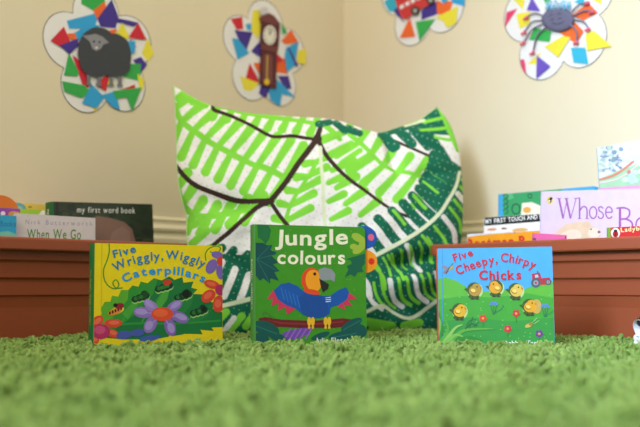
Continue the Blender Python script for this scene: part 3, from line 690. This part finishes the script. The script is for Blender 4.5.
S = WallSheet('right', (495, 0), 4.746, (300, 70), 96, .155, 'paper flower collage with a smiling grey spider, rightmost on the right wall', .93)
for pts, c in (([(85, -10), (140, -10), (130, 42)], 'y'), ([(153, 48), (175, -8), (212, 52)], 'v'), ([(50, 122), (55, 60), (102, 44)], 'k'), ([(104, 70), (165, 58), (160, 112), (120, 132)], 'y'), ([(168, 186), (190, 135), (262, 150), (255, 196)], 'g'),
    ([(308, 150), (380, 112), (416, 150), (385, 202)], 'o'), ([(370, 72), (440, 18), (482, 60), (420, 92)], 'o'), ([(243, 220), (320, 175), (352, 180), (300, 266)], 'y'), ([(364, 230), (425, 230), (438, 300), (375, 292)], 't'), ([(434, 165), (470, 150), (545, 216), (440, 236)], 'y'),
    ([(200, 268), (258, 315), (198, 368)], 'v'), ([(121, 285), (138, 285), (145, 342), (130, 330)], 'k'), ([(158, 302), (215, 250), (200, 302)], 'y'), ([(228, -10), (262, -10), (250, 32)], 'g'), ([(380, 10), (420, -20), (425, 30)], 't'), ([(470, 0), (500, -20), (505, 20)], 'y')): S.scrap(pts, c)
sp = MB(); cc = S.p(298, 94, .010); ux, uz = S.a, S.h
Rm = Matrix((ux, -S.n, uz)).transposed()
pr = [(78, 0), (78, .3), (70, .7), (52, .95), (26, 1.0)]
loops = [[S.p(298 + r*math.cos(2*PI*i/28), 94 + r*.74*math.sin(2*PI*i/28), .004 + .007*f) for i in range(28)] for r, f in pr]
sp.loft(loops, mat('#6d6a80', .85, .10, 90., .1, .3), True, True)
spd = S.sub(sp, 'spider_body', S.root)
for pts in ([(262, 98), (268, 90), (278, 92)], [(300, 92), (308, 84), (318, 88)], [(256, 76), (264, 68), (274, 72)], [(296, 68), (304, 62), (314, 66)], [(272, 106), (284, 114), (300, 114), (318, 108), (328, 98)]):
    mb = MB(); mb.tube([S.p(x, y, .0112) for x, y in pts], .0006, mat('#2c2834', .8)); S.sub(mb, 'mouth' if len(pts) == 5 else 'eye', spd)
for pts in ([(226, 76), (190, 62), (150, 80)], [(224, 96), (176, 104), (140, 150)], [(230, 112), (176, 140), (136, 200)], [(240, 130), (200, 170), (180, 246)], [(372, 76), (420, 52), (462, 52)], [(370, 92), (418, 102), (444, 134)], [(358, 116), (386, 150), (388, 198)], [(362, 58), (396, 24), (440, 10)]):
    mb = MB(); q = catmull([S.p(x, y, .008) for x, y in pts], 6); mb.tube(q, .0019, mat('#7b788c', .9, .1, 90., .1)); lg = S.sub(mb, 'leg', spd)
    x, y = pts[-1]; mb = MB(); mb.ellipsoid(S.p(x, y+4, .008), (.0046, .0036, .0046), mat('#e2637a', .8), 10, 7); mb.ellipsoid(S.p(x-12, y+10, .008), (.0034, .003, .003), mat('#e2637a', .8), 10, 7); S.sub(mb, 'foot', lg)
hr = MB(); rnd = random.Random(4)
for i in range(46):
    x = rnd.uniform(240, 352); y = 44 + abs(x-298)*.12; z = .006 + rnd.uniform(0, .004)
    hr.tube([S.p(x, y, z), S.p(x + rnd.uniform(-8, 8), y-18, z+.002), S.p(x + rnd.uniform(-16, 16), y-rnd.uniform(24, 52), z+.001)], [.0010, .0009, .0005], mat(rnd.choice(['#58b8e0', '#e8eef2', '#3f9fd0', '#8ed4ea']), .8), 5)
S.sub(hr, 'hair_tuft', spd)

# ------------------------------------------------------------------ cushion
def cushion():
    NU, NV = 560, 500
    n = Vector((-math.sin(.30), -math.cos(.30), 0)); lean = math.radians(14)
    xa = Vector((math.cos(.30), -math.sin(.30), 0)); xa = Vector((math.cos(.30), math.sin(.30), 0)); nb = Vector((-math.sin(.30), math.cos(.30), 0))
    up = Vector((0, 0, 1))*math.cos(lean) + nb*math.sin(lean); nf = xa.cross(up)             # nf looks at the camera
    O = Vector((.03, 1.80, -.012)); D = nf.dot(O)
    def proj(px): return np.array([on_plane(x, y, nf, D) for x, y in px])
    top = [(174, 86), (188, 95), (206, 104), (230, 111), (262, 116), (300, 118.5), (328, 120), (346, 125), (364, 131), (380, 133), (400, 127), (418, 121), (437, 107)]
    rgt = [(437, 107), (449, 124), (457, 147), (460.5, 168), (462, 195), (462, 220), (460, 245), (457, 275), (452, 305), (441, 337)]
    lft = [(174, 86), (175.5, 110), (176.5, 140), (177, 165), (179, 184), (183, 203), (187, 218), (187, 238), (192, 262), (199, 290), (203, 315), (206, 337)]
    bot = [(206, 337), (240, 340), (300, 341), (360, 341), (410, 340), (441, 337)]
    def resample(px, N):
        P = np.array([tuple(v) for v in catmull([Vector(p) for p in px], 10)]); s = np.r_[0, np.cumsum(np.hypot(*np.diff(P, axis=0).T))]
        t = np.linspace(0, s[-1], N); return np.c_[np.interp(t, s, P[:, 0]), np.interp(t, s, P[:, 1])]
    T, B, L, R = resample(top, NU), resample(bot, NU), resample(lft, NV), resample(rgt, NV)
    u = np.linspace(0, 1, NU)[None, :, None]; v = np.linspace(0, 1, NV)[:, None, None]
    P2 = (1-v)*T[None] + v*B[None] + (1-u)*L[:, None] + u*R[:, None] - ((1-u)*(1-v)*T[0] + u*(1-v)*T[-1] + (1-u)*v*B[0] + u*v*B[-1])
    px = P2.reshape(-1, 2)                                                                     # print coordinates of the flat cloth
    # flat cloth on the leaning plane
    ax, ay = (px[:, 0]-320)/F, (213.5-px[:, 1])/F
    r = np.c_[ax, CP - ay*SP, SP + ay*CP]; nfa = np.array(nf)
    lam = (D - nf.dot(CAMP)) / (r @ nfa); P3 = np.array(CAMP) + r*lam[:, None]
    U, V = np.meshgrid(np.linspace(-1, 1, NU), np.linspace(-1, 1, NV))
    bul = ((1-U**2)*(1-V**2)).clip(0)**.55
    edge = ((1-U**2)*(1-V**2)).clip(0)**.3
    X, Y = px[:, 0].reshape(NV, NU), px[:, 1].reshape(NV, NU)
    def fold(x0, y0, x1, y1, wd, amp):
        dx, dy = x1-x0, y1-y0; Ln = math.hypot(dx, dy); t = (((X-x0)*dx + (Y-y0)*dy)/Ln/Ln)
        q = ((X-x0)*dy - (Y-y0)*dx)/Ln
        return amp*np.exp(-(q/wd)**2) * np.exp(-((t-.5)/.42)**4)
    wr = (fold(182, 205, 250, 225, 9, -.010) + fold(190, 240, 250, 235, 8, .008) + fold(378, 128, 386, 190, 6, -.013) + fold(395, 132, 440, 150, 7, .010) + fold(372, 275, 440, 262, 7, -.020) + fold(370, 295, 440, 285, 9, .012)
          + fold(200, 98, 215, 140, 7, -.010) + fold(215, 104, 300, 124, 6, .006) + fold(375, 310, 430, 318, 8, -.012) + fold(240, 150, 250, 185, 6, -.006) + fold(225, 260, 250, 300, 7, -.010) + fold(400, 190, 455, 175, 7, -.006)
          + fold(330, 130, 345, 170, 8, -.005) + fold(190, 160, 210, 235, 8, .005))
    wr += .0022*np.sin(X*.11 + 1.7*np.sin(Y*.05)) * np.sin(Y*.09 + X*.03)
    wr *= 1.5
    front = (.100*bul + wr*edge).reshape(-1, 1); back = (-.075*bul).reshape(-1, 1)
    pf0 = P3 + nfa*(.100*bul).reshape(-1, 1); PF = P3 + nfa*front; PB = P3 + nfa*back
    PF[:, 2] = np.maximum(PF[:, 2], -.014); PB[:, 2] = np.maximum(PB[:, 2], -.014)

    # ---- print
    lime, white, brown, dark, cream = [np.array(lin(c)) for c in ('#84d640', '#efece4', '#3c2a22', '#14684c', '#dfe6bf')]
    pdot, ddot = np.array(lin('#dcc2b6')), np.array(lin('#8fc0a2'))
    # the print was measured on the bulging front, so draw it there
    qy = pf0[:, 1]*CP + (pf0[:, 2]-HCAM)*SP; x = 320 + F*pf0[:, 0]/qy; y = 213.5 - F*(-pf0[:, 1]*SP + (pf0[:, 2]-HCAM)*CP)/qy
    col = np.tile(white, (len(x), 1)); idm = np.zeros(len(x), int)                              # 0 white 1 lime 2 brown 3 dark 4 cream
    def put(m, c, k): col[m] = c; idm[m] = k
    def seg(ax_, ay_, bx, by, w0, w1=None):
        w1 = w0 if w1 is None else w1
        dx, dy = bx-ax_, by-ay_; t = (((x-ax_)*dx + (y-ay_)*dy)/(dx*dx+dy*dy)).clip(0, 1)
        return np.hypot(x-ax_-t*dx, y-ay_-t*dy) < (w0 + (w1-w0)*t)
    def line(pts, w, c, k, w1=None):
        Q = catmull([Vector(p) for p in pts], 6) if len(pts) > 2 else [Vector(p) for p in pts]; n_ = len(Q)-1
        for i in range(n_):
            f = i/n_; ww = w if w1 is None else w + (w1-w)*f
            put(seg(Q[i].x, Q[i].y, Q[i+1].x, Q[i+1].y, ww), c, k)
    def bars(lst, w, c, k, w1=None):
        for a, b, c_, d in lst: put(seg(a, b, c_, d, w, w1), c, k)
    def row(spine, n_, up_, dn_, w, sw=1.6, c=lime, k=1, t0=.03, t1=.97):
        """lime vein with fingers to both sides; up_/dn_ = (start vector, end vector)"""
        Q = catmull([Vector(p) for p in spine], 8); s = [0]
        for i in range(1, len(Q)): s.append(s[-1] + (Q[i]-Q[i-1]).length)
        if sw:
            for i in range(len(Q)-1): put(seg(Q[i].x, Q[i].y, Q[i+1].x, Q[i+1].y, sw), c, k)
        for j in range(n_):
            f = t0 + (t1-t0)*j/(n_-1); m = f*s[-1]; i = min(max(1, int(np.searchsorted(s, m))), len(Q)-1); q = Q[i-1].lerp(Q[i], (m-s[i-1])/max(1e-6, s[i]-s[i-1]))
            for vv in (up_, dn_):
                if vv is None: continue
                d = Vector(vv[0]).lerp(Vector(vv[1]), f)
                put(seg(q.x, q.y, q.x+d.x, q.y+d.y, w*.75, w*1.15), c, k)
    # light leaf, lime on white
    row([(174, 104), (182, 121), (207, 140), (224, 150), (240, 158), (258, 165), (276, 173), (288, 180)], 10, ((22, -16), (19, -33)), ((-11, 27), (-15, 25)), 4.1, 3.0)
    row([(216, 106), (250, 114), (290, 120), (318, 124)], 8, ((4, -10), (6, -12)), ((-6, 9), (-5, 10)), 3.8, 2.)
    put(seg(180, 98, 190, 90, 5), lime, 1); put(seg(192, 102, 206, 104, 3.5), lime, 1)
    row([(176, 186), (186, 208), (204, 217), (226, 213), (246, 208), (258, 206)], 7, ((10, -16), (8, -10)), ((-6, 18), (-12, 16)), 4.6, 3.4)
    bars([(186, 228, 200, 222), (192, 244, 206, 232), (206, 250, 216, 246), (200, 262, 214, 258)], 4, lime, 1)
    row([(318, 160), (306, 180), (292, 202), (284, 224)], 5, ((-12, 2), (-10, -4)), ((16, -8), (26, -14)), 3.7, 2.0)
    row([(332, 168), (336, 186), (346, 204), (362, 216)], 4, None, ((20, -9), (18, -15)), 4.0, 0)
    row([(328, 182), (329, 200), (332, 220)], 3, None, ((13, -6), (16, -8)), 3.6, 0)
    row([(345, 128), (359, 141), (374, 156), (386, 166), (410, 173), (436, 178)], 7, ((6, -12), (12, -15)), ((-24, 9), (-18, 28)), 4.0, 2.2)
    bars([(326, 126, 340, 138), (334, 152, 352, 142), (342, 163, 360, 150), (350, 173, 372, 158)], 3.0, lime, 1)
    # veins
    line([(206, 95), (212, 104), (214, 109), (222, 113), (236, 118), (258, 129), (274, 136.5), (292, 136), (306, 138), (317, 140)], 1.7, brown, 2)
    line([(317, 139), (308, 151), (298, 164), (286, 182), (272, 199), (266, 204)], 3.0, brown, 2, 2.6)
    line([(176, 166), (186, 178), (200, 188), (218, 194), (236, 199), (254, 201), (272, 201)], 2.3, brown, 2)
    line([(268, 202), (256, 208), (246, 217), (230, 232), (216, 243), (206, 252)], 2.6, brown, 2, 2.0)
    line([(270, 202), (280, 216), (290, 230), (300, 246)], 2.0, brown, 2)
    put(np.hypot(x-317, y-139.5) < 4.6, brown, 2); put(seg(317, 138, 321, 126, 3.2, 2.0), brown, 2)
    line([(318, 141), (325, 154), (336, 166), (352, 181), (368, 193), (384, 204), (398, 213), (420, 219)], 2.2, brown, 2, 1.3)
    line([(390, 138), (410, 148), (428, 155), (444, 161), (458, 171)], 1.4, brown, 2)
    line([(320, 148), (322, 176), (325, 220), (326, 240)], 1.8, cream, 4)
    # dark leaf on the right and along the bottom
    rib = [(348, 268), (378, 254), (413, 235), (436, 217), (449, 199), (456, 186), (460, 172)]
    Q = catmull([Vector(p) for p in rib], 8)
    ribx = np.array([q.x for q in Q]); riby = np.array([q.y for q in Q])
    below = (y > np.interp(x, ribx, riby)) & (x > 345) | (y > 268) & (x <= 345)
    put(below, dark, 3)
    def along(f):
        i = f*(len(Q)-1); k_ = min(int(i), len(Q)-2); return Q[k_].lerp(Q[k_+1], i-k_)
    for j in range(14):
        f = .04 + .96*j/13; q = along(f); d = Vector((-19, -27)).lerp(Vector((-26, -18)), f)
        put(seg(q.x, q.y, q.x+d.x, q.y+d.y, 5.0, 4.6), dark, 3)
        if j % 2 == 0: put(seg(q.x+d.x*.25-3, q.y+d.y*.25-5, q.x+d.x*.8-3, q.y+d.y*.8-5, 1.7), lime, 1)
    for j in range(12):
        f = .03 + .94*j/11; q = along(f); q2 = q + Vector((3, 5))
        d = Vector((14, 26)).lerp(Vector((10, 24)), f)
        line([q2, q2 + d*.5 + Vector((4, 0)), q2 + d], 1.6 if j % 3 else 2.6, lime if j % 3 else white, 1 if j % 3 else 0)
    line(rib, 2.2, cream, 4, 1.6)
    # top right corner in dark green
    bars([(384, 135, 396, 146), (398, 130, 412, 144), (412, 130, 428, 146), (426, 132, 440, 152), (440, 150, 452, 170)], 4.6, dark, 3)
    put((y < 141 - (x-396)*.35 + 14) & (x > 408) & (y < 135), dark, 3); put(seg(380, 135, 418, 124, 3), dark, 3)
    bars([(424, 122, 442, 118), (420, 131, 446, 128), (434, 138, 450, 140)], 1.7, lime, 1); bars([(405, 126, 424, 120)], 1.4, cream, 4)
    bars([(440, 108, 458, 150)], 2.6, lime, 1)
    bars([(318, 124, 330, 122), (336, 123, 346, 130), (348, 128, 360, 133)], 3.2, dark, 3)
    # lower part
    for j in range(10):
        a0 = Vector((366 + 7.6*j, 284 - 1.2*j)); hook = [a0, a0 + Vector((2, 10)), a0 + Vector((7, 19)), a0 + Vector((16, 25))]
        line(hook, 1.5 if j % 3 else 2.3, lime if j % 3 else white, 1 if j % 3 else 0)
    for j in range(7):
        a0 = Vector((374 + 9*j, 262 - 4*j)); line([a0, a0 + Vector((5, 8)), a0 + Vector((7, 18))], 1.4, lime, 1)
    line([(366, 312), (384, 306), (410, 318), (438, 300)], 1.9, cream, 4); bars([(368, 322, 392, 326), (404, 326, 420, 322), (372, 330, 380, 326)], 4.2, lime, 1)
    # lower left
    put((x < 262) & (y > 254) & (y < 268), dark, 3)
    bars([(206, 262, 222, 248), (220, 268, 234, 250), (234, 272, 248, 254)], 4.2, dark, 3); bars([(208, 290, 222, 262), (224, 296, 236, 268), (240, 300, 250, 274)], 3.6, white, 0)
    line([(206, 310), (230, 304), (262, 296)], 2.2, cream, 4); bars([(216, 322, 226, 312), (230, 330, 242, 316), (246, 326, 256, 312)], 4, lime, 1); bars([(222, 334, 234, 318)], 2.8, white, 0)
    bars([(262, 290, 272, 262), (290, 296, 300, 270), (320, 296, 330, 272)], 3.6, lime, 1)
    # rows of little dots
    gx, gy = (x*.94 + y*.34)/5.6, (y*.94 - x*.34)/7.0
    dd = np.hypot((gx - np.round(gx))*5.6, (gy - np.round(gy))*7.0)
    put((dd < .7) & (idm == 0), pdot, 9); put((dd < .6) & (idm == 3), ddot, 9)

    # ---- mesh: front and back sheets joined along the seam
    N = NU*NV; inner = np.ones((NV, NU), bool); inner[0] = inner[-1] = False; inner[:, 0] = inner[:, -1] = False
    st = 5                                                                                     # coarser back
    idx = np.arange(N).reshape(NV, NU)
    f1 = np.stack([idx[:-1, :-1], idx[1:, :-1], idx[1:, 1:], idx[:-1, 1:]], -1).reshape(-1, 4)
    bmap = idx.copy(); bmap[inner] = N + np.arange(inner.sum()); f2 = np.stack([bmap[:-1, :-1], bmap[:-1, 1:], bmap[1:, 1:], bmap[1:, :-1]], -1).reshape(-1, 4)
    verts = np.r_[PF, PB[inner.reshape(-1)]]; colr = np.r_[col, np.tile(np.array(lin('#9fce6a')), (inner.sum(), 1))]
    faces = np.r_[f1, f2]; base = Vector((O.x, O.y, O.z))
    me = bpy.data.meshes.new('floor_cushion')
    me.vertices.add(len(verts)); me.vertices.foreach_set('co', (verts - np.array(base)).astype(np.float32).ravel())
    me.loops.add(faces.size); me.loops.foreach_set('vertex_index', faces.astype(np.int32).ravel())
    me.polygons.add(len(faces)); me.polygons.foreach_set('loop_start', np.arange(0, faces.size, 4, dtype=np.int32))
    me.update(calc_edges=True); me.validate()
    me.polygons.foreach_set('use_smooth', np.ones(len(faces), bool))
    at_ = me.color_attributes.new('print', 'FLOAT_COLOR', 'POINT'); at_.data.foreach_set('color', np.c_[colr, np.ones(len(colr))].astype(np.float32).ravel())
    m = bpy.data.materials.new('printed_cotton'); m.use_nodes = True; nt = m.node_tree; b = nt.nodes['Principled BSDF']
    b.inputs['Roughness'].default_value = .8; b.inputs['Specular IOR Level'].default_value = .2
    a = nt.nodes.new('ShaderNodeAttribute'); a.attribute_name = 'print'; nt.links.new(a.outputs['Color'], b.inputs['Base Color'])
    nz = nt.nodes.new('ShaderNodeTexNoise'); nz.inputs['Scale'].default_value = 14; nz.inputs['Detail'].default_value = 3
    tc = nt.nodes.new('ShaderNodeTexCoord'); nt.links.new(tc.outputs['Object'], nz.inputs['Vector'])
    bp = nt.nodes.new('ShaderNodeBump'); bp.inputs['Strength'].default_value = .5; bp.inputs['Distance'].default_value = .02; nt.links.new(nz.outputs['Fac'], bp.inputs['Height']); nt.links.new(bp.outputs['Normal'], b.inputs['Normal'])
    me.materials.append(m)
    o = bpy.data.objects.new('floor_cushion', me); COL.objects.link(o); o.location = base
    tag(o, 'large floor cushion with a lime and dark green leaf print, slumped in the corner', 'cushion')
    # sewn edge
    mb = MB(); loop = np.r_[idx[0], idx[1:, -1], idx[-1, ::-1][1:], idx[::-1, 0][1:-1]][::12]
    pts = [Vector(PF[i]) - base for i in loop]; pts.append(pts[0]); mb.tube(pts, .0016, mat('#b9dd8c', .8, .05, 60., .2)); mb.build('seam', o)
cushion()

# ------------------------------------------------------------------ small toy at the right edge
def toy():
    c = at(648.5, 338, 1.40); root = empty('toy_cow', (c.x, c.y, -.006), (0, 0, PI + .35)); tag(root, 'small white and black toy animal at the right edge of the rug', 'toy')
    wm, km, gm, pm = mat('#eeeceb', .4, .02), mat('#2a2a2c', .4), mat('#4cae4e', .4), mat('#d9a4a0', .4)
    me = bpy.data.meshes.new('body'); bm = bmesh.new()
    V = [(0, 0, .030), (-.014, 0, .030), (.015, 0, .0255), (-.024, 0, .040), (-.032, 0, .046), (-.042, 0, .042),
         (-.013, -.008, .014), (-.013, -.009, .004), (-.013, .008, .014), (-.013, .009, .004), (.015, -.008, .014), (.015, -.009, .004), (.015, .008, .014), (.015, .009, .004)]
    E = [(0, 1), (0, 2), (1, 3), (3, 4), (4, 5), (1, 6), (6, 7), (1, 8), (8, 9), (2, 10), (10, 11), (2, 12), (12, 13)]
    R = [.0165, .0150, .0185, .0105, .0115, .008, .0065, .006, .0065, .006, .0065, .006, .0065, .006]
    me.from_pydata(V, E, []); o = bpy.data.objects.new('body', me); COL.objects.link(o); o.parent = root
    sv = me.skin_vertices.new() if hasattr(me.skin_vertices, 'new') and not me.skin_vertices else None
    sk = o.modifiers.new('Skin', 'SKIN'); 
    if not me.skin_vertices:
        b2 = bmesh.new(); b2.from_mesh(me); b2.verts.layers.skin.verify(); b2.to_mesh(me); b2.free()
    for i, r in enumerate(R): me.skin_vertices[0].data[i].radius = (r, r)
    me.skin_vertices[0].data[0].use_root = True
    sk.use_smooth_shade = True; sb = o.modifiers.new('Subdivision', 'SUBSURF'); sb.levels = 2; sb.render_levels = 2; me.materials.append(wm)
    def part(nm, c_, r, m, rot=None):
        mb = MB(); mb.ellipsoid(c_, r, m, 14, 9, rot); mb.build(nm, root)
    part('ear', (-.029, -.013, .053), (.004, .007, .0045), km); part('ear', (-.029, .013, .053), (.004, .007, .0045), km)
    part('muzzle', (-.046, 0, .041), (.0055, .0075, .006), pm)
    part('eye', (-.039, -.009, .048), (.0022, .0022, .0028), km); part('eye', (-.039, .009, .048), (.0022, .0022, .0028), km)
    part('patch', (.004, -.0085, .036), (.009, .0085, .0085), km); part('patch', (.010, .006, .0395), (.0095, .0095, .0075), km); part('mark', (.014, .0135, .024), (.005, .0035, .004), gm)
    part('collar', (-.0205, 0, .037), (.0045, .0125, .0125), gm)
    for x in (-.013, .015):
        for y in (-.009, .009): part('hoof', (x, y, .003), (.0072, .0068, .0042), mat('#d9d6d4', .5))
toy()

# ------------------------------------------------------------------ rug
def rug():
    zb = FLOOR_Z
    def wall_pt(x): return min(WL + x, WR - x) - .04
    mb = MB(); xs = 1.45
    pts = [(-xs, -.5, zb), (xs, -.5, zb), (xs, wall_pt(xs), zb), (CX, wall_pt(CX), zb), (-xs, wall_pt(-xs), zb)]
    mb.prism(pts, (0, 0, .008), mat('#4d7a2c', .95, .2, 90., .05))
    root = mb.build('rug'); tag(root, 'shaggy grass green rug covering the floor below the books', 'rug')
    sp = .0052
    ys = np.arange(.30, 2.36, sp); P = []
    for yy in ys:
        hw = .40*yy + .32; P.append(np.c_[np.arange(-hw, hw, sp), np.full(len(np.arange(-hw, hw, sp)), yy)])
    P = np.concatenate(P); P = P + RNG.uniform(-.5, .5, P.shape)*sp*1.3
    keep = (P[:, 1] < WL + P[:, 0] - .05) & (P[:, 1] < WR - P[:, 0] - .05)
    for (c, yaw) in (tr_l, tr_r):
        dx, dy = P[:, 0]-c.x, P[:, 1]-c.y; a = dx*math.cos(yaw) + dy*math.sin(yaw); b = -dx*math.sin(yaw) + dy*math.cos(yaw)
        keep &= ~((abs(a) < TL_/2 - .030) & (abs(b) < TW/2 - .030))
    for pl, pr_, t in BOOKS_XY:
        d = np.array(pr_) - np.array(pl); w = np.hypot(*d); d /= w; q = P - np.array(pl); a = q @ d; b = q @ np.array([-d[1], d[0]])
        keep &= ~((a > -.004) & (a < w + .004) & (b > -.003) & (b < t + .008))
    # under the cushion the pile is pressed flat
    a = (P[:, 0]-.03)*math.cos(.30) + (P[:, 1]-1.80)*math.sin(.30); b = -(P[:, 0]-.03)*math.sin(.30) + (P[:, 1]-1.80)*math.cos(.30)
    keep &= ~((abs(a) < .23) & (b > -.012) & (b < .16))
    P = P[keep]; n = len(P)
    def noise(s, seed):
        r = np.random.default_rng(seed); out = np.zeros(n)
        for k in range(7):
            th = r.uniform(0, 2*PI); f = s*r.uniform(.6, 1.6); out += np.sin((P[:, 0]*math.cos(th) + P[:, 1]*math.sin(th))*f + r.uniform(0, 6.3))
        return out/2.6
    h = .0215 + .0028*noise(70, 1) + .0040*noise(240, 2) + RNG.normal(0, .0018, n)
    lx = .006*noise(160, 3) + .004*noise(420, 4) + RNG.normal(0, .0035, n); ly = .006*noise(160, 5) + .004*noise(420, 6) + RNG.normal(0, .0035, n)
    K, S3 = 4, 4; fr = np.array([0, .45, .82, 1.0]); rad = np.array([.0020, .0028, .0029, .0019])
    kx, ky = RNG.normal(0, .0022, n), RNG.normal(0, .0022, n)
    V = np.zeros((n, K, S3, 3), np.float32); ph = RNG.uniform(0, 2*PI, n); rs = RNG.uniform(.75, 1.35, n)
    for k in range(K):
        f = fr[k]; cx = P[:, 0] + lx*f*f + kx*math.sin(PI*f); cy = P[:, 1] + ly*f*f + ky*math.sin(PI*f); cz = zb + .006 + h*(f - .10*f*f*f)
        for s in range(S3):
            t = ph + 2*PI*s/S3; V[:, k, s, 0] = cx + rad[k]*rs*np.cos(t); V[:, k, s, 1] = cy + rad[k]*rs*np.sin(t); V[:, k, s, 2] = cz
    base = (np.arange(n)*K*S3)[:, None]; Q = []
    for k in range(K-1):
        for s in range(S3): Q.append([k*S3+s, k*S3+(s+1) % S3, (k+1)*S3+(s+1) % S3, (k+1)*S3+s])
    Q.append([(K-1)*S3+i for i in range(S3)]); Q = np.array(Q)
    faces = (base[:, :, None] + Q[None]).reshape(-1, 4)
    me = bpy.data.meshes.new('pile'); me.vertices.add(n*K*S3); me.vertices.foreach_set('co', V.ravel())
    me.loops.add(faces.size); me.loops.foreach_set('vertex_index', faces.astype(np.int32).ravel()); me.polygons.add(len(faces)); me.polygons.foreach_set('loop_start', np.arange(0, faces.size, 4, dtype=np.int32))
    me.update(calc_edges=True); me.polygons.foreach_set('use_smooth', np.ones(len(faces), bool))
    tone = (.5 + .16*noise(40, 8) + RNG.normal(0, .16, n)).clip(0, 1); at_ = me.attributes.new('tone', 'FLOAT', 'POINT'); at_.data.foreach_set('value', np.repeat(tone, K*S3).astype(np.float32))
    m = bpy.data.materials.new('rug_yarn'); m.use_nodes = True; nt = m.node_tree; b = nt.nodes['Principled BSDF']; b.inputs['Roughness'].default_value = .9; b.inputs['Specular IOR Level'].default_value = .1
    b.inputs['Sheen Weight'].default_value = .25; b.inputs['Sheen Roughness'].default_value = .5; b.inputs['Sheen Tint'].default_value = (.8, 1, .6, 1)
    a = nt.nodes.new('ShaderNodeAttribute'); a.attribute_name = 'tone'; cr = nt.nodes.new('ShaderNodeValToRGB'); cr.color_ramp.elements[0].color = (*lin('#60802e'), 1); cr.color_ramp.elements[1].color = (*lin('#96b05a'), 1)
    nt.links.new(a.outputs['Fac'], cr.inputs['Fac']); nt.links.new(cr.outputs['Color'], b.inputs['Base Color']); me.materials.append(m)
    o = bpy.data.objects.new('pile', me); COL.objects.link(o); o.parent = root; o['kind'] = 'stuff'
rug()

# ------------------------------------------------------------------ light
w = bpy.data.worlds.new('room_light'); SC.world = w; w.use_nodes = True
bg = w.node_tree.nodes['Background']; bg.inputs['Color'].default_value = (1.0, .96, .91, 1); bg.inputs['Strength'].default_value = .23
def area(name, loc, target, size, energy, color, spread=180):
    l = bpy.data.lights.new(name, 'AREA'); l.shape = 'RECTANGLE'; l.size, l.size_y = size; l.energy = energy; l.color = color; l.spread = math.radians(spread)
    o = bpy.data.objects.new(name, l); COL.objects.link(o); o.location = loc
    o.rotation_euler = (Vector(target) - Vector(loc)).to_track_quat('-Z', 'Y').to_euler(); return o
area('ceiling_light', (-.1, .6, 2.3), (0, 1.5, 0), (1.6, 1.2), 12.5, (1, .95, .87))
area('window_light', (-1.0, -.4, 1.3), (.95, 1.45, .35), (.5, .9), 6.5, (.52, .70, 1.0), 50)
area('front_fill_light', (-1.1, -1.3, 1.75), (0, 1.6, .2), (1.5, 1.1), 19, (1, .96, .9))  # unseen fill added behind the camera to brighten the book fronts

# ------------------------------------------------------------------ camera
cd = bpy.data.cameras.new('camera'); cam = bpy.data.objects.new('camera', cd); COL.objects.link(cam)
cam.location = CAMP; cam.rotation_euler = (PI/2 + PITCH, 0, 0); cd.sensor_width = 36; cd.lens = F*36/640; cd.clip_start = .02
cd.dof.use_dof = True; cd.dof.focus_distance = 1.44; cd.dof.aperture_fstop = 3.2; cd.dof.aperture_blades = 9
SC.camera = cam
vs = SC.view_settings; vs.view_transform = 'Standard'; vs.look = 'None'; vs.exposure = .8; vs.gamma = 1; vs.use_curve_mapping = False
